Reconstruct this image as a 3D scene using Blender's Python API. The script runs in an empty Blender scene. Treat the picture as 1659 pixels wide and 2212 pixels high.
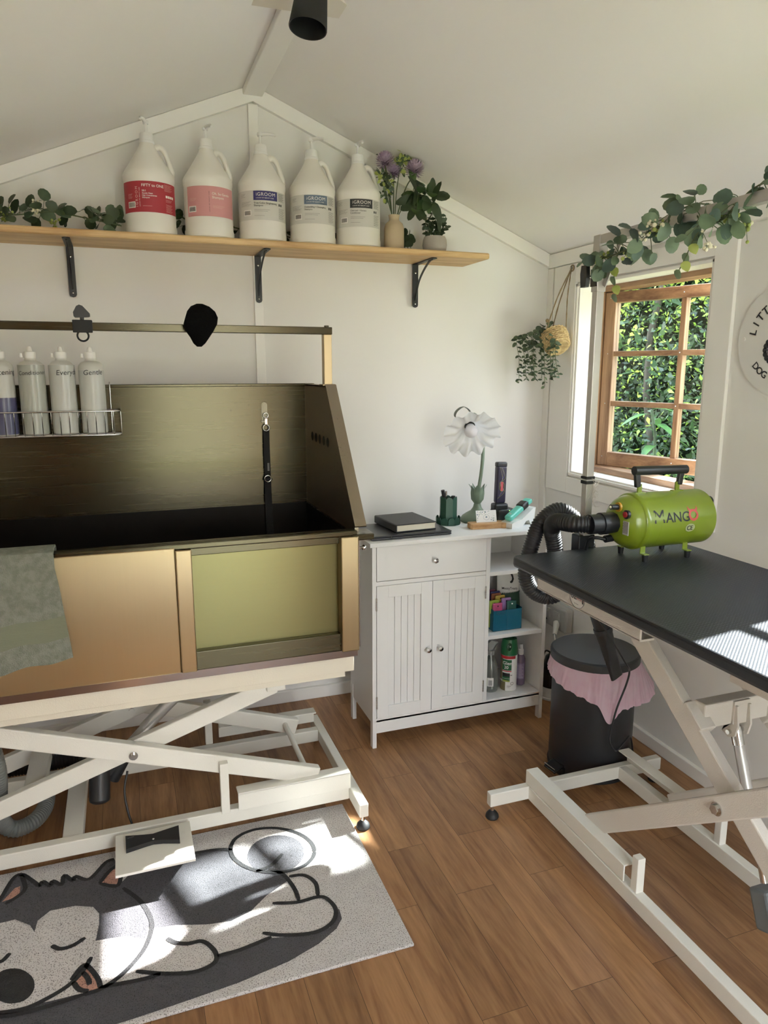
import bpy, bmesh, math, random
from mathutils import Vector, Matrix
random.seed(7)
PI = math.pi
V = Vector
SC = bpy.context.scene
COL = SC.collection

# ------------------------------------------------------------------ helpers
def lin(c):
    if isinstance(c, str):
        c = [int(c[i:i + 2], 16) / 255 for i in (0, 2, 4)]
    return tuple((x / 12.92 if x <= 0.04045 else ((x + 0.055) / 1.055) ** 2.4) for x in c) + (1.0,)

class MB:
    """Collects shapes; build() links them as ONE mesh object."""
    def __init__(s, M=None):
        s.v, s.f, s.m, s.sm, s.M = [], [], [], [], M or Matrix()
    def add(s, vs, fs, mat=0, smooth=False):
        b = len(s.v)
        s.v += [s.M @ V(p) for p in vs]
        s.f += [tuple(b + i for i in f) for f in fs]
        s.m += [mat] * len(fs)
        s.sm += [smooth] * len(fs)
        return s
    def box(s, x0, x1, y0, y1, z0, z1, bev=0.0, mat=0, R=None, seg=2):
        c = V(((x0 + x1) / 2, (y0 + y1) / 2, (z0 + z1) / 2))
        d = V((abs(x1 - x0) / 2, abs(y1 - y0) / 2, abs(z1 - z0) / 2))
        bm = bmesh.new()
        bmesh.ops.create_cube(bm, size=2)
        for q in bm.verts:
            q.co = V((q.co.x * d.x, q.co.y * d.y, q.co.z * d.z))
        bev = min(bev, 0.48 * min(d) * 2)
        if bev > 0:
            bmesh.ops.bevel(bm, geom=list(bm.edges), offset=bev, segments=seg, affect='EDGES', profile=0.5)
        bm.verts.index_update()
        R = R or Matrix()
        s.add([c + (R @ q.co) for q in bm.verts], [[q.index for q in f.verts] for f in bm.faces], mat)
        bm.free()
        return s
    def obox(s, c, size, R, bev=0.0, mat=0):
        """Box of SIZE centred at C, turned by the 3x3 matrix R."""
        o = MB()
        o.box(-size[0] / 2, size[0] / 2, -size[1] / 2, size[1] / 2, -size[2] / 2, size[2] / 2, bev)
        return s.add([V(c) + R @ q for q in o.v], o.f, mat)
    def bar(s, p, q, w, h, up=(0, 0, 1), bev=0.0, mat=0):
        """Rectangular bar from P to Q; W across, H along UP."""
        p, q = V(p), V(q)
        d = q - p
        x = d.normalized()
        y = V(up).cross(x).normalized()
        z = x.cross(y)
        R = Matrix((x, y, z)).transposed()
        return s.obox((p + q) / 2, (d.length, w, h), R, bev, mat)
    def cyl(s, p, q, r, r2=None, n=20, mat=0, caps=True):
        p, q = V(p), V(q)
        r2 = r if r2 is None else r2
        d = (q - p).normalized()
        a = d.orthogonal().normalized()
        b = d.cross(a)
        ring = lambda c, rr: [c + rr * (math.cos(2 * PI * i / n) * a + math.sin(2 * PI * i / n) * b) for i in range(n)]
        A, B = ring(p, r), ring(q, r2)
        s.add(A + B, [(i, (i + 1) % n, n + (i + 1) % n, n + i) for i in range(n)], mat, True)
        if caps:
            s.add(A, [tuple(range(n))[::-1]], mat)
            s.add(B, [tuple(range(n))], mat)
        return s
    def lathe(s, prof, c=(0, 0, 0), axis=(0, 0, 1), n=28, mat=0, a0=0.0, a1=2 * PI, sx=1.0, sy=1.0):
        """Turns the profile [(r, z)] about AXIS through C; corners over 35 degrees stay sharp."""
        c = V(c)
        z = V(axis).normalized()
        x = V((1, 0, 0)) if abs(z.x) < 0.9 else V((0, 1, 0))
        x = (x - x.dot(z) * z).normalized()
        y = z.cross(x)
        full = abs(a1 - a0 - 2 * PI) < 1e-6
        na = n if full else n + 1
        cs = [(math.cos(a0 + (a1 - a0) * i / n), math.sin(a0 + (a1 - a0) * i / n)) for i in range(na)]
        runs, cur = [], [prof[0]]
        for i in range(1, len(prof)):
            cur.append(prof[i])
            if i < len(prof) - 1:
                u = V((prof[i][0] - prof[i - 1][0], prof[i][1] - prof[i - 1][1]))
                w = V((prof[i + 1][0] - prof[i][0], prof[i + 1][1] - prof[i][1]))
                if u.length > 0 and w.length > 0 and abs(u.angle(w)) > 0.6:
                    runs.append(cur)
                    cur = [prof[i]]
        runs.append(cur)
        for run in runs:
            vs, fs = [], []
            for r, h in run:
                vs += [c + r * (ca * sx * x + sa * sy * y) + h * z for ca, sa in cs]
            for k in range(len(run) - 1):
                for i in range(n):
                    j = (i + 1) % na
                    fs.append((k * na + i, k * na + j, (k + 1) * na + j, (k + 1) * na + i))
            s.add(vs, fs, mat, True)
        return s
    def tube(s, pts, r, n=8, mat=0, closed=False, caps=True, rad=None):
        """Round tube through the points; RAD gives a radius per point."""
        pts = [V(p) for p in pts]
        L = len(pts)
        tang = []
        for i in range(L):
            a = pts[(i - 1) % L] if closed or i > 0 else pts[i]
            b = pts[(i + 1) % L] if closed or i < L - 1 else pts[i]
            tang.append((b - a).normalized())
        nrm = tang[0].orthogonal().normalized()
        vs, fs = [], []
        for i in range(L):
            nrm = (nrm - nrm.dot(tang[i]) * tang[i])
            nrm = nrm.normalized() if nrm.length > 1e-6 else tang[i].orthogonal().normalized()
            bi = tang[i].cross(nrm)
            rr = rad[i] if rad else r
            vs += [pts[i] + rr * (math.cos(2 * PI * k / n) * nrm + math.sin(2 * PI * k / n) * bi) for k in range(n)]
        for i in range(L if closed else L - 1):
            j = (i + 1) % L
            fs += [(i * n + k, i * n + (k + 1) % n, j * n + (k + 1) % n, j * n + k) for k in range(n)]
        s.add(vs, fs, mat, True)
        if caps and not closed:
            s.add(vs[:n], [tuple(range(n))[::-1]], mat)
            s.add(vs[-n:], [tuple(range(n))], mat)
        return s
    def ball(s, c, r, mat=0, nu=16, nv=10, sc=(1, 1, 1), R=None):
        R = R or Matrix.Identity(3)
        vs, fs = [], []
        for i in range(nv + 1):
            t = PI * i / nv
            for j in range(nu):
                a = 2 * PI * j / nu
                vs.append(V(c) + R @ V((r * sc[0] * math.sin(t) * math.cos(a), r * sc[1] * math.sin(t) * math.sin(a), r * sc[2] * math.cos(t))))
        for i in range(nv):
            for j in range(nu):
                fs.append((i * nu + j, (i + 1) * nu + j, (i + 1) * nu + (j + 1) % nu, i * nu + (j + 1) % nu))
        return s.add(vs, fs, mat, True)
    def poly(s, pts, mat=0):
        """A flat, possibly concave outline, filled."""
        bm = bmesh.new()
        f = bm.faces.new([bm.verts.new(p) for p in pts])
        bmesh.ops.triangulate(bm, faces=[f])
        bm.verts.index_update()
        s.add([q.co.copy() for q in bm.verts], [[q.index for q in g.verts] for g in bm.faces], mat)
        bm.free()
        return s
    def prism(s, pts, d, mat=0):
        """The outline PTS (3-D points) pushed out along the vector D."""
        d = V(d)
        A = [V(p) for p in pts]
        B = [p + d for p in A]
        s.poly(A, mat)
        s.poly(B, mat)
        n = len(A)
        for i in range(n):
            j = (i + 1) % n
            s.add([A[i], A[j], B[j], B[i]], [(0, 1, 2, 3)], mat)
        return s
    def quad(s, a, b, c, d, mat=0):
        return s.add([a, b, c, d], [(0, 1, 2, 3)], mat)
    def leaf(s, p, d, nrm, L, W, mat=0, curl=0.15, shape=0):
        """One folded leaf blade from P along D."""
        p, d, nrm = V(p), V(d).normalized(), V(nrm)
        sd = d.cross(nrm)
        sd = sd.normalized() if sd.length > 1e-5 else d.orthogonal().normalized()
        up = sd.cross(d)
        prof = ((0, 0.0), (0.18, 0.36), (0.42, 0.5), (0.7, 0.42), (0.9, 0.2), (1.0, 0.0)) if shape else ((0, 0.0), (0.1, 0.3), (0.35, 0.5), (0.65, 0.48), (0.9, 0.28), (1.0, 0.0))
        vs, fs = [], []
        for t, w in prof:
            c = p + d * L * t - up * curl * L * t * t
            vs += [c - sd * W * w + up * 0.12 * W * w, c, c + sd * W * w + up * 0.12 * W * w]
        for k in range(len(prof) - 1):
            fs += [(k * 3, k * 3 + 1, k * 3 + 4, k * 3 + 3), (k * 3 + 1, k * 3 + 2, k * 3 + 5, k * 3 + 4)]
        return s.add(vs, fs, mat, True)
    def text(s, txt, size, fn, mat=0, align='LEFT', bold=0.0, shear=0.0, space=1.0):
        """Lettering: FN maps the flat letter plane (x, y) to a point in the scene."""
        vs, fs = letters(txt, size, align, bold, shear, space)
        return s.add([fn(x, y) for x, y in vs], fs, mat)
    def build(s, name, mats, parent=None, label=None):
        me = bpy.data.meshes.new(name)
        org = ORG.get(parent.name, V((0, 0, 0))) if parent is not None else V((0, 0, 0))
        me.from_pydata([tuple(p - org) for p in s.v], [], s.f)
        if not isinstance(mats, (list, tuple)):
            mats = [mats]
        for m in mats:
            me.materials.append(m)
        me.polygons.foreach_set('material_index', s.m)
        me.polygons.foreach_set('use_smooth', s.sm)
        me.update()
        o = bpy.data.objects.new(name, me)
        COL.objects.link(o)
        if parent is not None:
            o.parent = parent
            ORG[o.name] = org
        if label:
            o['label'] = label
        return o

ORG = {}
_LET = {}
def letters(txt, size, align, bold, shear, space):
    k = (txt, size, align, bold, shear, space)
    if k not in _LET:
        cu = bpy.data.curves.new('lettering', 'FONT')
        cu.body, cu.size, cu.align_x, cu.offset, cu.shear, cu.space_character = txt, size, align, bold * size, shear, space
        cu.resolution_u = 3
        ob = bpy.data.objects.new('lettering', cu)
        COL.objects.link(ob)
        dg = bpy.context.evaluated_depsgraph_get()
        ev = ob.evaluated_get(dg)
        me = ev.to_mesh()
        _LET[k] = ([(q.co.x, q.co.y) for q in me.vertices], [tuple(p.vertices) for p in me.polygons])
        ev.to_mesh_clear()
        bpy.data.objects.remove(ob)
        bpy.data.curves.remove(cu)
    return _LET[k]

def flat(o, x, y):
    """Letter plane with origin O and the unit vectors X (reading direction) and Y (letter height)."""
    o, x, y = V(o), V(x).normalized(), V(y).normalized()
    return lambda a, b: o + a * x + b * y

def thing(name, label, cat, loc=(0, 0, 0), group=None):
    o = bpy.data.objects.new(name, None)
    o.empty_display_size = 0.05
    COL.objects.link(o)
    o.location = loc
    ORG[o.name] = V(loc)
    o['label'], o['category'] = label, cat
    if group:
        o['group'] = group
    return o
def tag(o, label, cat, group=None, kind=None):
    o['label'], o['category'] = label, cat
    if group:
        o['group'] = group
    if kind:
        o['kind'] = kind
    return o
def struct(o):
    o['kind'] = 'structure'
    return o
def dup(root, loc, label, rotz=0.0, swap=None):
    """A copy of a thing with copies of its parts and sub-parts; SWAP exchanges materials."""
    r = root.copy()
    COL.objects.link(r)
    r.location = loc
    r.rotation_euler = (0, 0, rotz)
    r['label'] = label
    def kids(a, b):
        for ch in [c for c in bpy.data.objects if c.parent == a]:
            c = ch.copy()
            COL.objects.link(c)
            c.parent = b
            kids(ch, c)
    kids(root, r)
    return r

def smoothpath(pts, k=6):
    """Catmull-Rom through the points."""
    P = [V(p) for p in pts]
    P = [2 * P[0] - P[1]] + P + [2 * P[-1] - P[-2]]
    out = []
    for i in range(1, len(P) - 2):
        for j in range(k):
            t = j / k
            a, b, c, d = P[i - 1], P[i], P[i + 1], P[i + 2]
            out.append(0.5 * (2 * b + (c - a) * t + (2 * a - 5 * b + 4 * c - d) * t * t + (3 * b - a - 3 * c + d) * t ** 3))
    out.append(P[-2])
    return out
def resample(pts, step):
    out = [pts[0]]
    acc = 0.0
    for a, b in zip(pts, pts[1:]):
        L = (b - a).length
        while acc + L >= step:
            t = (step - acc) / L
            a = a + (b - a) * t
            out.append(a.copy())
            L = (b - a).length
            acc = 0.0
        acc += L
    return out
def hose(mb, pts, r, pitch, depth=0.14, n=14, mat=0):
    """Corrugated hose along the points."""
    q = resample(smoothpath(pts, 10), pitch / 4)
    mb.tube(q, r, n, mat, rad=[r * (1 - depth * (0.5 - 0.5 * math.cos(2 * PI * i / 4))) for i in range(len(q))])
    return mb

# ------------------------------------------------------------------ materials
def newmat(name):
    m = bpy.data.materials.new(name)
    m.use_nodes = True
    nt = m.node_tree
    return m, nt, nt.nodes['Principled BSDF'], nt.nodes.new, nt.links.new
def pm(name, col, rough=0.5, metal=0.0, var=0.06, vs=6.0, bump=0.0, bs=80.0, spec=0.5, trans=0.0, alpha=1.0, stretch=None, coat=0.0, sheen=0.0, col2=None, emit=None, sub=0.0):
    """Principled surface whose colour wanders with a noise; BUMP adds a fine noise relief."""
    m, nt, b, N, K = newmat(name)
    tc = N('ShaderNodeTexCoord')
    src = tc.outputs['Object']
    if stretch:
        mp = N('ShaderNodeMapping')
        mp.inputs['Scale'].default_value = stretch
        K(src, mp.inputs[0])
        src = mp.outputs[0]
    no = N('ShaderNodeTexNoise')
    no.inputs['Scale'].default_value = vs
    no.inputs['Detail'].default_value = 4
    K(src, no.inputs['Vector'])
    rp = N('ShaderNodeValToRGB')
    c = lin(col)
    if col2:
        c2 = lin(col2)
        rp.color_ramp.elements[0].color, rp.color_ramp.elements[1].color = c, c2
        rp.color_ramp.elements[0].position, rp.color_ramp.elements[1].position = 0.38, 0.62
    else:
        rp.color_ramp.elements[0].color = tuple(x * (1 - var) for x in c[:3]) + (1,)
        rp.color_ramp.elements[1].color = tuple(min(1, x * (1 + var)) for x in c[:3]) + (1,)
    K(no.outputs[0], rp.inputs[0])
    K(rp.outputs[0], b.inputs['Base Color'])
    b.inputs['Roughness'].default_value = rough
    b.inputs['Metallic'].default_value = metal
    b.inputs['Specular IOR Level'].default_value = spec
    b.inputs['Transmission Weight'].default_value = trans
    b.inputs['Alpha'].default_value = alpha
    b.inputs['Coat Weight'].default_value = coat
    b.inputs['Sheen Weight'].default_value = sheen
    b.inputs['Subsurface Weight'].default_value = sub
    if emit:
        b.inputs['Emission Color'].default_value = c
        b.inputs['Emission Strength'].default_value = emit
    if bump:
        n2 = N('ShaderNodeTexNoise')
        n2.inputs['Scale'].default_value = bs
        n2.inputs['Detail'].default_value = 3
        K(src, n2.inputs['Vector'])
        bp = N('ShaderNodeBump')
        bp.inputs['Strength'].default_value = bump
        bp.inputs['Distance'].default_value = 0.004
        K(n2.outputs[0], bp.inputs['Height'])
        K(bp.outputs[0], b.inputs['Normal'])
    return m
def leafmat(name, c1, c2, tr=0.25, rough=0.5, vs=14.0):
    """Leaf: two greens by noise, part of the light passes through."""
    m = pm(name, c1, rough, col2=c2, vs=vs)
    nt = m.node_tree
    b = nt.nodes['Principled BSDF']
    t = nt.nodes.new('ShaderNodeBsdfTranslucent')
    mx = nt.nodes.new('ShaderNodeMixShader')
    mx.inputs[0].default_value = tr
    rp = [n for n in nt.nodes if n.type == 'VALTORGB'][0]
    nt.links.new(rp.outputs[0], t.inputs[0])
    out = nt.nodes['Material Output']
    nt.links.new(b.outputs[0], mx.inputs[1])
    nt.links.new(t.outputs[0], mx.inputs[2])
    nt.links.new(mx.outputs[0], out.inputs[0])
    return m
def steelmat(name, col, rough, along, spots=False):
    """Brushed stainless steel: grain stretched along one axis, optional dried water spots."""
    m, nt, b, N, K = newmat(name)
    tc = N('ShaderNodeTexCoord')
    mp = N('ShaderNodeMapping')
    mp.inputs['Scale'].default_value = {'x': (1.2, 60, 60), 'z': (60, 60, 1.2), 'y': (60, 1.2, 60)}[along]
    K(tc.outputs['Object'], mp.inputs[0])
    no = N('ShaderNodeTexNoise')
    no.inputs['Scale'].default_value = 3.0
    no.inputs['Detail'].default_value = 5
    K(mp.outputs[0], no.inputs['Vector'])
    big = N('ShaderNodeTexNoise')
    big.inputs['Scale'].default_value = 2.2
    K(tc.outputs['Object'], big.inputs['Vector'])
    mr = N('ShaderNodeMapRange')
    mr.inputs['To Min'].default_value = rough - 0.006
    mr.inputs['To Max'].default_value = rough + 0.01
    K(no.outputs[0], mr.inputs[0])
    K(mr.outputs[0], b.inputs['Roughness'])
    rp = N('ShaderNodeValToRGB')
    c = lin(col)
    rp.color_ramp.elements[0].color = tuple(x * 0.84 for x in c[:3]) + (1,)
    rp.color_ramp.elements[1].color = c
    K(big.outputs[0], rp.inputs[0])
    last = rp.outputs[0]
    if spots:
        vo = N('ShaderNodeTexNoise')
        vo.inputs['Scale'].default_value = 120
        vo.inputs['Detail'].default_value = 2
        K(tc.outputs['Object'], vo.inputs['Vector'])
        r2 = N('ShaderNodeValToRGB')
        r2.color_ramp.elements[0].position, r2.color_ramp.elements[1].position = 0.66, 0.72
        r2.color_ramp.elements[0].color = (0, 0, 0, 1)
        K(vo.outputs[0], r2.inputs[0])
        mu = N('ShaderNodeMath')
        mu.operation = 'MULTIPLY'
        K(r2.outputs[0], mu.inputs[0])
        r3 = N('ShaderNodeValToRGB')
        r3.color_ramp.elements[0].position, r3.color_ramp.elements[1].position = 0.5, 0.62
        K(big.outputs[0], r3.inputs[0])
        K(r3.outputs[0], mu.inputs[1])
        mx = N('ShaderNodeMixRGB')
        mx.inputs[2].default_value = tuple(x * 0.45 for x in c[:3]) + (1,)
        K(mu.outputs[0], mx.inputs[0])
        K(last, mx.inputs[1])
        last = mx.outputs[0]
    gr = N('ShaderNodeMapRange')
    gr.inputs['To Min'].default_value, gr.inputs['To Max'].default_value = .97, 1.03
    K(no.outputs[0], gr.inputs[0])
    gm = N('ShaderNodeMixRGB')
    gm.blend_type = 'MULTIPLY'
    gm.inputs[0].default_value = 1.0
    K(last, gm.inputs[1])
    K(gr.outputs[0], gm.inputs[2])
    K(gm.outputs[0], b.inputs['Base Color'])
    b.inputs['Metallic'].default_value = 1.0
    b.inputs['Anisotropic'].default_value = 0.75
    tg = N('ShaderNodeTangent')
    tg.direction_type, tg.axis = 'RADIAL', 'Z'
    K(tg.outputs[0], b.inputs['Tangent'])
    b.inputs['Anisotropic Rotation'].default_value = 0.0 if along == 'z' else 0.25
    return m
def woodmat(name, c1, c2, along='x', rough=0.45, scale=1.0, bump=0.05):
    """Timber: growth rings and grain stretched along one axis."""
    m, nt, b, N, K = newmat(name)
    tc = N('ShaderNodeTexCoord')
    mp = N('ShaderNodeMapping')
    k = {'x': (1.2, 14, 14), 'y': (14, 1.2, 14), 'z': (14, 14, 1.2)}[along]
    mp.inputs['Scale'].default_value = tuple(x * scale for x in k)
    K(tc.outputs['Object'], mp.inputs[0])
    no = N('ShaderNodeTexNoise')
    no.inputs['Scale'].default_value = 2.0
    no.inputs['Detail'].default_value = 6
    no.inputs['Distortion'].default_value = 0.8
    K(mp.outputs[0], no.inputs['Vector'])
    fi = N('ShaderNodeTexNoise')
    fi.inputs['Scale'].default_value = 11.0
    fi.inputs['Detail'].default_value = 3
    K(mp.outputs[0], fi.inputs['Vector'])
    ad = N('ShaderNodeMath')
    ad.operation = 'MULTIPLY_ADD'
    ad.inputs[1].default_value = 0.35
    K(fi.outputs[0], ad.inputs[0])
    K(no.outputs[0], ad.inputs[2])
    rp = N('ShaderNodeValToRGB')
    rp.color_ramp.elements[0].position, rp.color_ramp.elements[1].position = 0.48, 0.86
    rp.color_ramp.elements[0].color, rp.color_ramp.elements[1].color = lin(c1), lin(c2)
    K(ad.outputs[0], rp.inputs[0])
    K(rp.outputs[0], b.inputs['Base Color'])
    b.inputs['Roughness'].default_value = rough
    bp = N('ShaderNodeBump')
    bp.inputs['Strength'].default_value = bump
    bp.inputs['Distance'].default_value = 0.003
    K(no.outputs[0], bp.inputs['Height'])
    K(bp.outputs[0], b.inputs['Normal'])
    return m
def floormat():
    m, nt, b, N, K = newmat('vinyl_plank_floor')
    tc = N('ShaderNodeTexCoord')
    mp = N('ShaderNodeMapping')
    mp.inputs['Rotation'].default_value = (0, 0, PI / 2)
    mp.inputs['Location'].default_value = (0.37, 0.03, 0)
    K(tc.outputs['Object'], mp.inputs[0])
    br = N('ShaderNodeTexBrick')
    br.offset = 0.38
    br.inputs['Scale'].default_value = 1.0
    br.inputs['Brick Width'].default_value = 0.62
    br.inputs['Row Height'].default_value = 0.118
    br.inputs['Mortar Size'].default_value = 0.0006
    br.inputs['Color1'].default_value = (0.0, 0.0, 0.0, 1)
    br.inputs['Color2'].default_value = (1.0, 1.0, 1.0, 1)
    br.inputs['Mortar'].default_value = (0.15, 0.15, 0.15, 1)
    K(mp.outputs[0], br.inputs['Vector'])
    sc = N('ShaderNodeVectorMath')
    sc.operation = 'MULTIPLY_ADD'
    sc.inputs[1].default_value = (9, 9, 9)
    K(br.outputs['Color'], sc.inputs[0])
    K(tc.outputs['Object'], sc.inputs[2])
    m2 = N('ShaderNodeMapping')
    m2.inputs['Scale'].default_value = (16, 1.5, 16)
    K(sc.outputs[0], m2.inputs[0])
    no = N('ShaderNodeTexNoise')
    no.inputs['Scale'].default_value = 1.3
    no.inputs['Detail'].default_value = 8
    no.inputs['Distortion'].default_value = 1.4
    K(m2.outputs[0], no.inputs['Vector'])
    fi = N('ShaderNodeTexNoise')
    fi.inputs['Scale'].default_value = 9
    fi.inputs['Detail'].default_value = 4
    K(m2.outputs[0], fi.inputs['Vector'])
    ad = N('ShaderNodeMath')
    ad.operation = 'MULTIPLY_ADD'
    ad.inputs[1].default_value = 0.45
    K(fi.outputs[0], ad.inputs[0])
    K(no.outputs[0], ad.inputs[2])
    rp = N('ShaderNodeValToRGB')
    rp.color_ramp.elements[0].position, rp.color_ramp.elements[1].position = 0.45, 0.98
    rp.color_ramp.elements[0].color, rp.color_ramp.elements[1].color = lin('724b2f'), lin('aa7d53')
    K(ad.outputs[0], rp.inputs[0])
    mr = N('ShaderNodeMapRange')
    mr.inputs['To Min'].default_value, mr.inputs['To Max'].default_value = 0.74, 1.1
    K(br.outputs['Color'], mr.inputs[0])
    mx = N('ShaderNodeMixRGB')
    mx.blend_type = 'MULTIPLY'
    mx.inputs[0].default_value = 1.0
    K(rp.outputs[0], mx.inputs[1])
    K(mr.outputs[0], mx.inputs[2])
    mo = N('ShaderNodeMixRGB')
    mo.inputs[2].default_value = lin('3c2716')
    K(br.outputs['Fac'], mo.inputs[0])
    K(mx.outputs[0], mo.inputs[1])
    K(mo.outputs[0], b.inputs['Base Color'])
    b.inputs['Roughness'].default_value = 0.42
    b.inputs['Specular IOR Level'].default_value = 0.35
    bp = N('ShaderNodeBump')
    bp.inputs['Strength'].default_value = 0.08
    bp.inputs['Distance'].default_value = 0.002
    K(fi.outputs[0], bp.inputs['Height'])
    K(bp.outputs[0], b.inputs['Normal'])
    return m
def matmat():
    """Ribbed rubber: a fine diamond relief."""
    m, nt, b, N, K = newmat('ribbed_rubber')
    tc = N('ShaderNodeTexCoord')
    outs = []
    for ang in (0.9, -0.9):
        mp = N('ShaderNodeMapping')
        mp.inputs['Rotation'].default_value = (0, 0, ang)
        K(tc.outputs['Object'], mp.inputs[0])
        wv = N('ShaderNodeTexWave')
        wv.inputs['Scale'].default_value = 52
        wv.bands_direction = 'X'
        K(mp.outputs[0], wv.inputs['Vector'])
        outs.append(wv.outputs['Fac'])
    mu = N('ShaderNodeMath')
    mu.operation = 'MULTIPLY'
    K(outs[0], mu.inputs[0])
    K(outs[1], mu.inputs[1])
    bp = N('ShaderNodeBump')
    bp.inputs['Strength'].default_value = 0.3
    bp.inputs['Distance'].default_value = 0.002
    K(mu.outputs[0], bp.inputs['Height'])
    K(bp.outputs[0], b.inputs['Normal'])
    rp = N('ShaderNodeValToRGB')
    rp.color_ramp.elements[0].color, rp.color_ramp.elements[1].color = lin('0a0e19'), lin('1c2333')
    K(mu.outputs[0], rp.inputs[0])
    K(rp.outputs[0], b.inputs['Base Color'])
    b.inputs['Roughness'].default_value = 0.48
    b.inputs['Specular IOR Level'].default_value = 0.45
    return m
def glassmat(name, tint=(0.93, 0.97, 0.96, 1), gloss=0.06):
    """Thin pane: light passes straight through, a little is mirrored."""
    m = bpy.data.materials.new(name)
    m.use_nodes = True
    nt = m.node_tree
    nt.nodes.clear()
    N, K = nt.nodes.new, nt.links.new
    t, g, mx, o = N('ShaderNodeBsdfTransparent'), N('ShaderNodeBsdfGlossy'), N('ShaderNodeMixShader'), N('ShaderNodeOutputMaterial')
    no = N('ShaderNodeTexNoise')
    no.inputs['Scale'].default_value = 5
    mr = N('ShaderNodeMapRange')
    mr.inputs['To Min'].default_value, mr.inputs['To Max'].default_value = gloss * 0.6, gloss * 1.4
    K(no.outputs[0], mr.inputs[0])
    t.inputs[0].default_value = tint
    g.inputs['Roughness'].default_value = 0.03
    K(mr.outputs[0], mx.inputs[0])
    K(t.outputs[0], mx.inputs[1])
    K(g.outputs[0], mx.inputs[2])
    K(mx.outputs[0], o.inputs[0])
    return m
def rugmat(name, col, dots):
    """Looped vinyl pile with dark flecks."""
    m = pm(name, col, 0.85, bump=0.9, bs=420, vs=30, var=0.1)
    nt = m.node_tree
    N, K = nt.nodes.new, nt.links.new
    b = nt.nodes['Principled BSDF']
    rp = [n for n in nt.nodes if n.type == 'VALTORGB'][0]
    tc = [n for n in nt.nodes if n.type == 'TEX_COORD'][0]
    no = N('ShaderNodeTexNoise')
    no.inputs['Scale'].default_value = 330
    no.inputs['Detail'].default_value = 1
    K(tc.outputs['Object'], no.inputs['Vector'])
    r2 = N('ShaderNodeValToRGB')
    r2.color_ramp.elements[0].position, r2.color_ramp.elements[1].position = 0.56, 0.66
    r2.color_ramp.elements[0].color = (0, 0, 0, 1)
    K(no.outputs[0], r2.inputs[0])
    mx = N('ShaderNodeMixRGB')
    mx.inputs[2].default_value = lin(dots)
    K(r2.outputs[0], mx.inputs[0])
    K(rp.outputs[0], mx.inputs[1])
    K(mx.outputs[0], b.inputs['Base Color'])
    return m

WALL = pm('wall_paint', 'e8e5e0', 0.75, var=0.02, vs=2, bump=0.04, bs=60)
TRIM = pm('trim_paint', 'f2efe9', 0.55, var=0.02, vs=3)
CEIL = pm('ceiling_paint', 'f6f3ef', 0.8, var=0.02, vs=2)
FLOOR = floormat()
CEDAR = woodmat('window_cedar', '7d5a40', 'b48d6a', 'z', 0.45)
CEDARH = woodmat('window_cedar_rail', '795640', 'b08866', 'y', 0.45)
DOORW = woodmat('door_timber', '8a5128', 'cf8a4c', 'z', 0.4)
PINE = woodmat('shelf_pine', 'b98d58', 'e3bf88', 'x', 0.5, 1.0)
OAKL = woodmat('bone_timber', 'a87a4b', 'd3a874', 'x', 0.5, 4)
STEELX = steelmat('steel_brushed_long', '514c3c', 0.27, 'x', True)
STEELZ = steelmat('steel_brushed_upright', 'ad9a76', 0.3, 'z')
STEELP = steelmat('steel_lawn_tint', '6b6746', 0.3, 'x')  # olive base colour imitates the lawn reflected in the recessed panel
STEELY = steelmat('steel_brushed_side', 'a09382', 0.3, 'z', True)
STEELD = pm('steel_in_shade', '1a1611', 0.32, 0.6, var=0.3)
CHROME = pm('chrome', 'cfcfcd', 0.15, 1.0, var=0.05)
POLE = pm('polished_steel', 'c4c0ba', 0.36, 0.5, var=0.08)
ALU = pm('anodised_tube', 'c2c0bc', 0.35, 0.55, var=0.05)
LIFT = pm('lift_powder_coat', 'dedbd0', 0.45, var=0.03, bump=0.25, bs=400)
LIFTG = pm('table_powder_coat', 'cfc8be', 0.45, var=0.03, bump=0.25, bs=400)
BLACK = pm('black_plastic', '16171a', 0.42, var=0.15)
BLACKM = pm('black_matt', '101012', 0.75, var=0.15)
BLACKG = pm('black_gloss', '121315', 0.2, var=0.1)
RUBBER = pm('black_rubber', '121314', 0.6, var=0.2)
CABW = pm('cabinet_white', 'e3e2e0', 0.4, var=0.015)
WHITE = pm('white_plastic', 'e4e2dc', 0.35, var=0.02)
WHITEM = pm('white_matt', 'e8e6e2', 0.6, var=0.02)
GREYP = pm('grey_plastic', 'b6b4ae', 0.45, var=0.03)
WORLD, SUN, EXPO = 1.9, 8.6, 3.05
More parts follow.
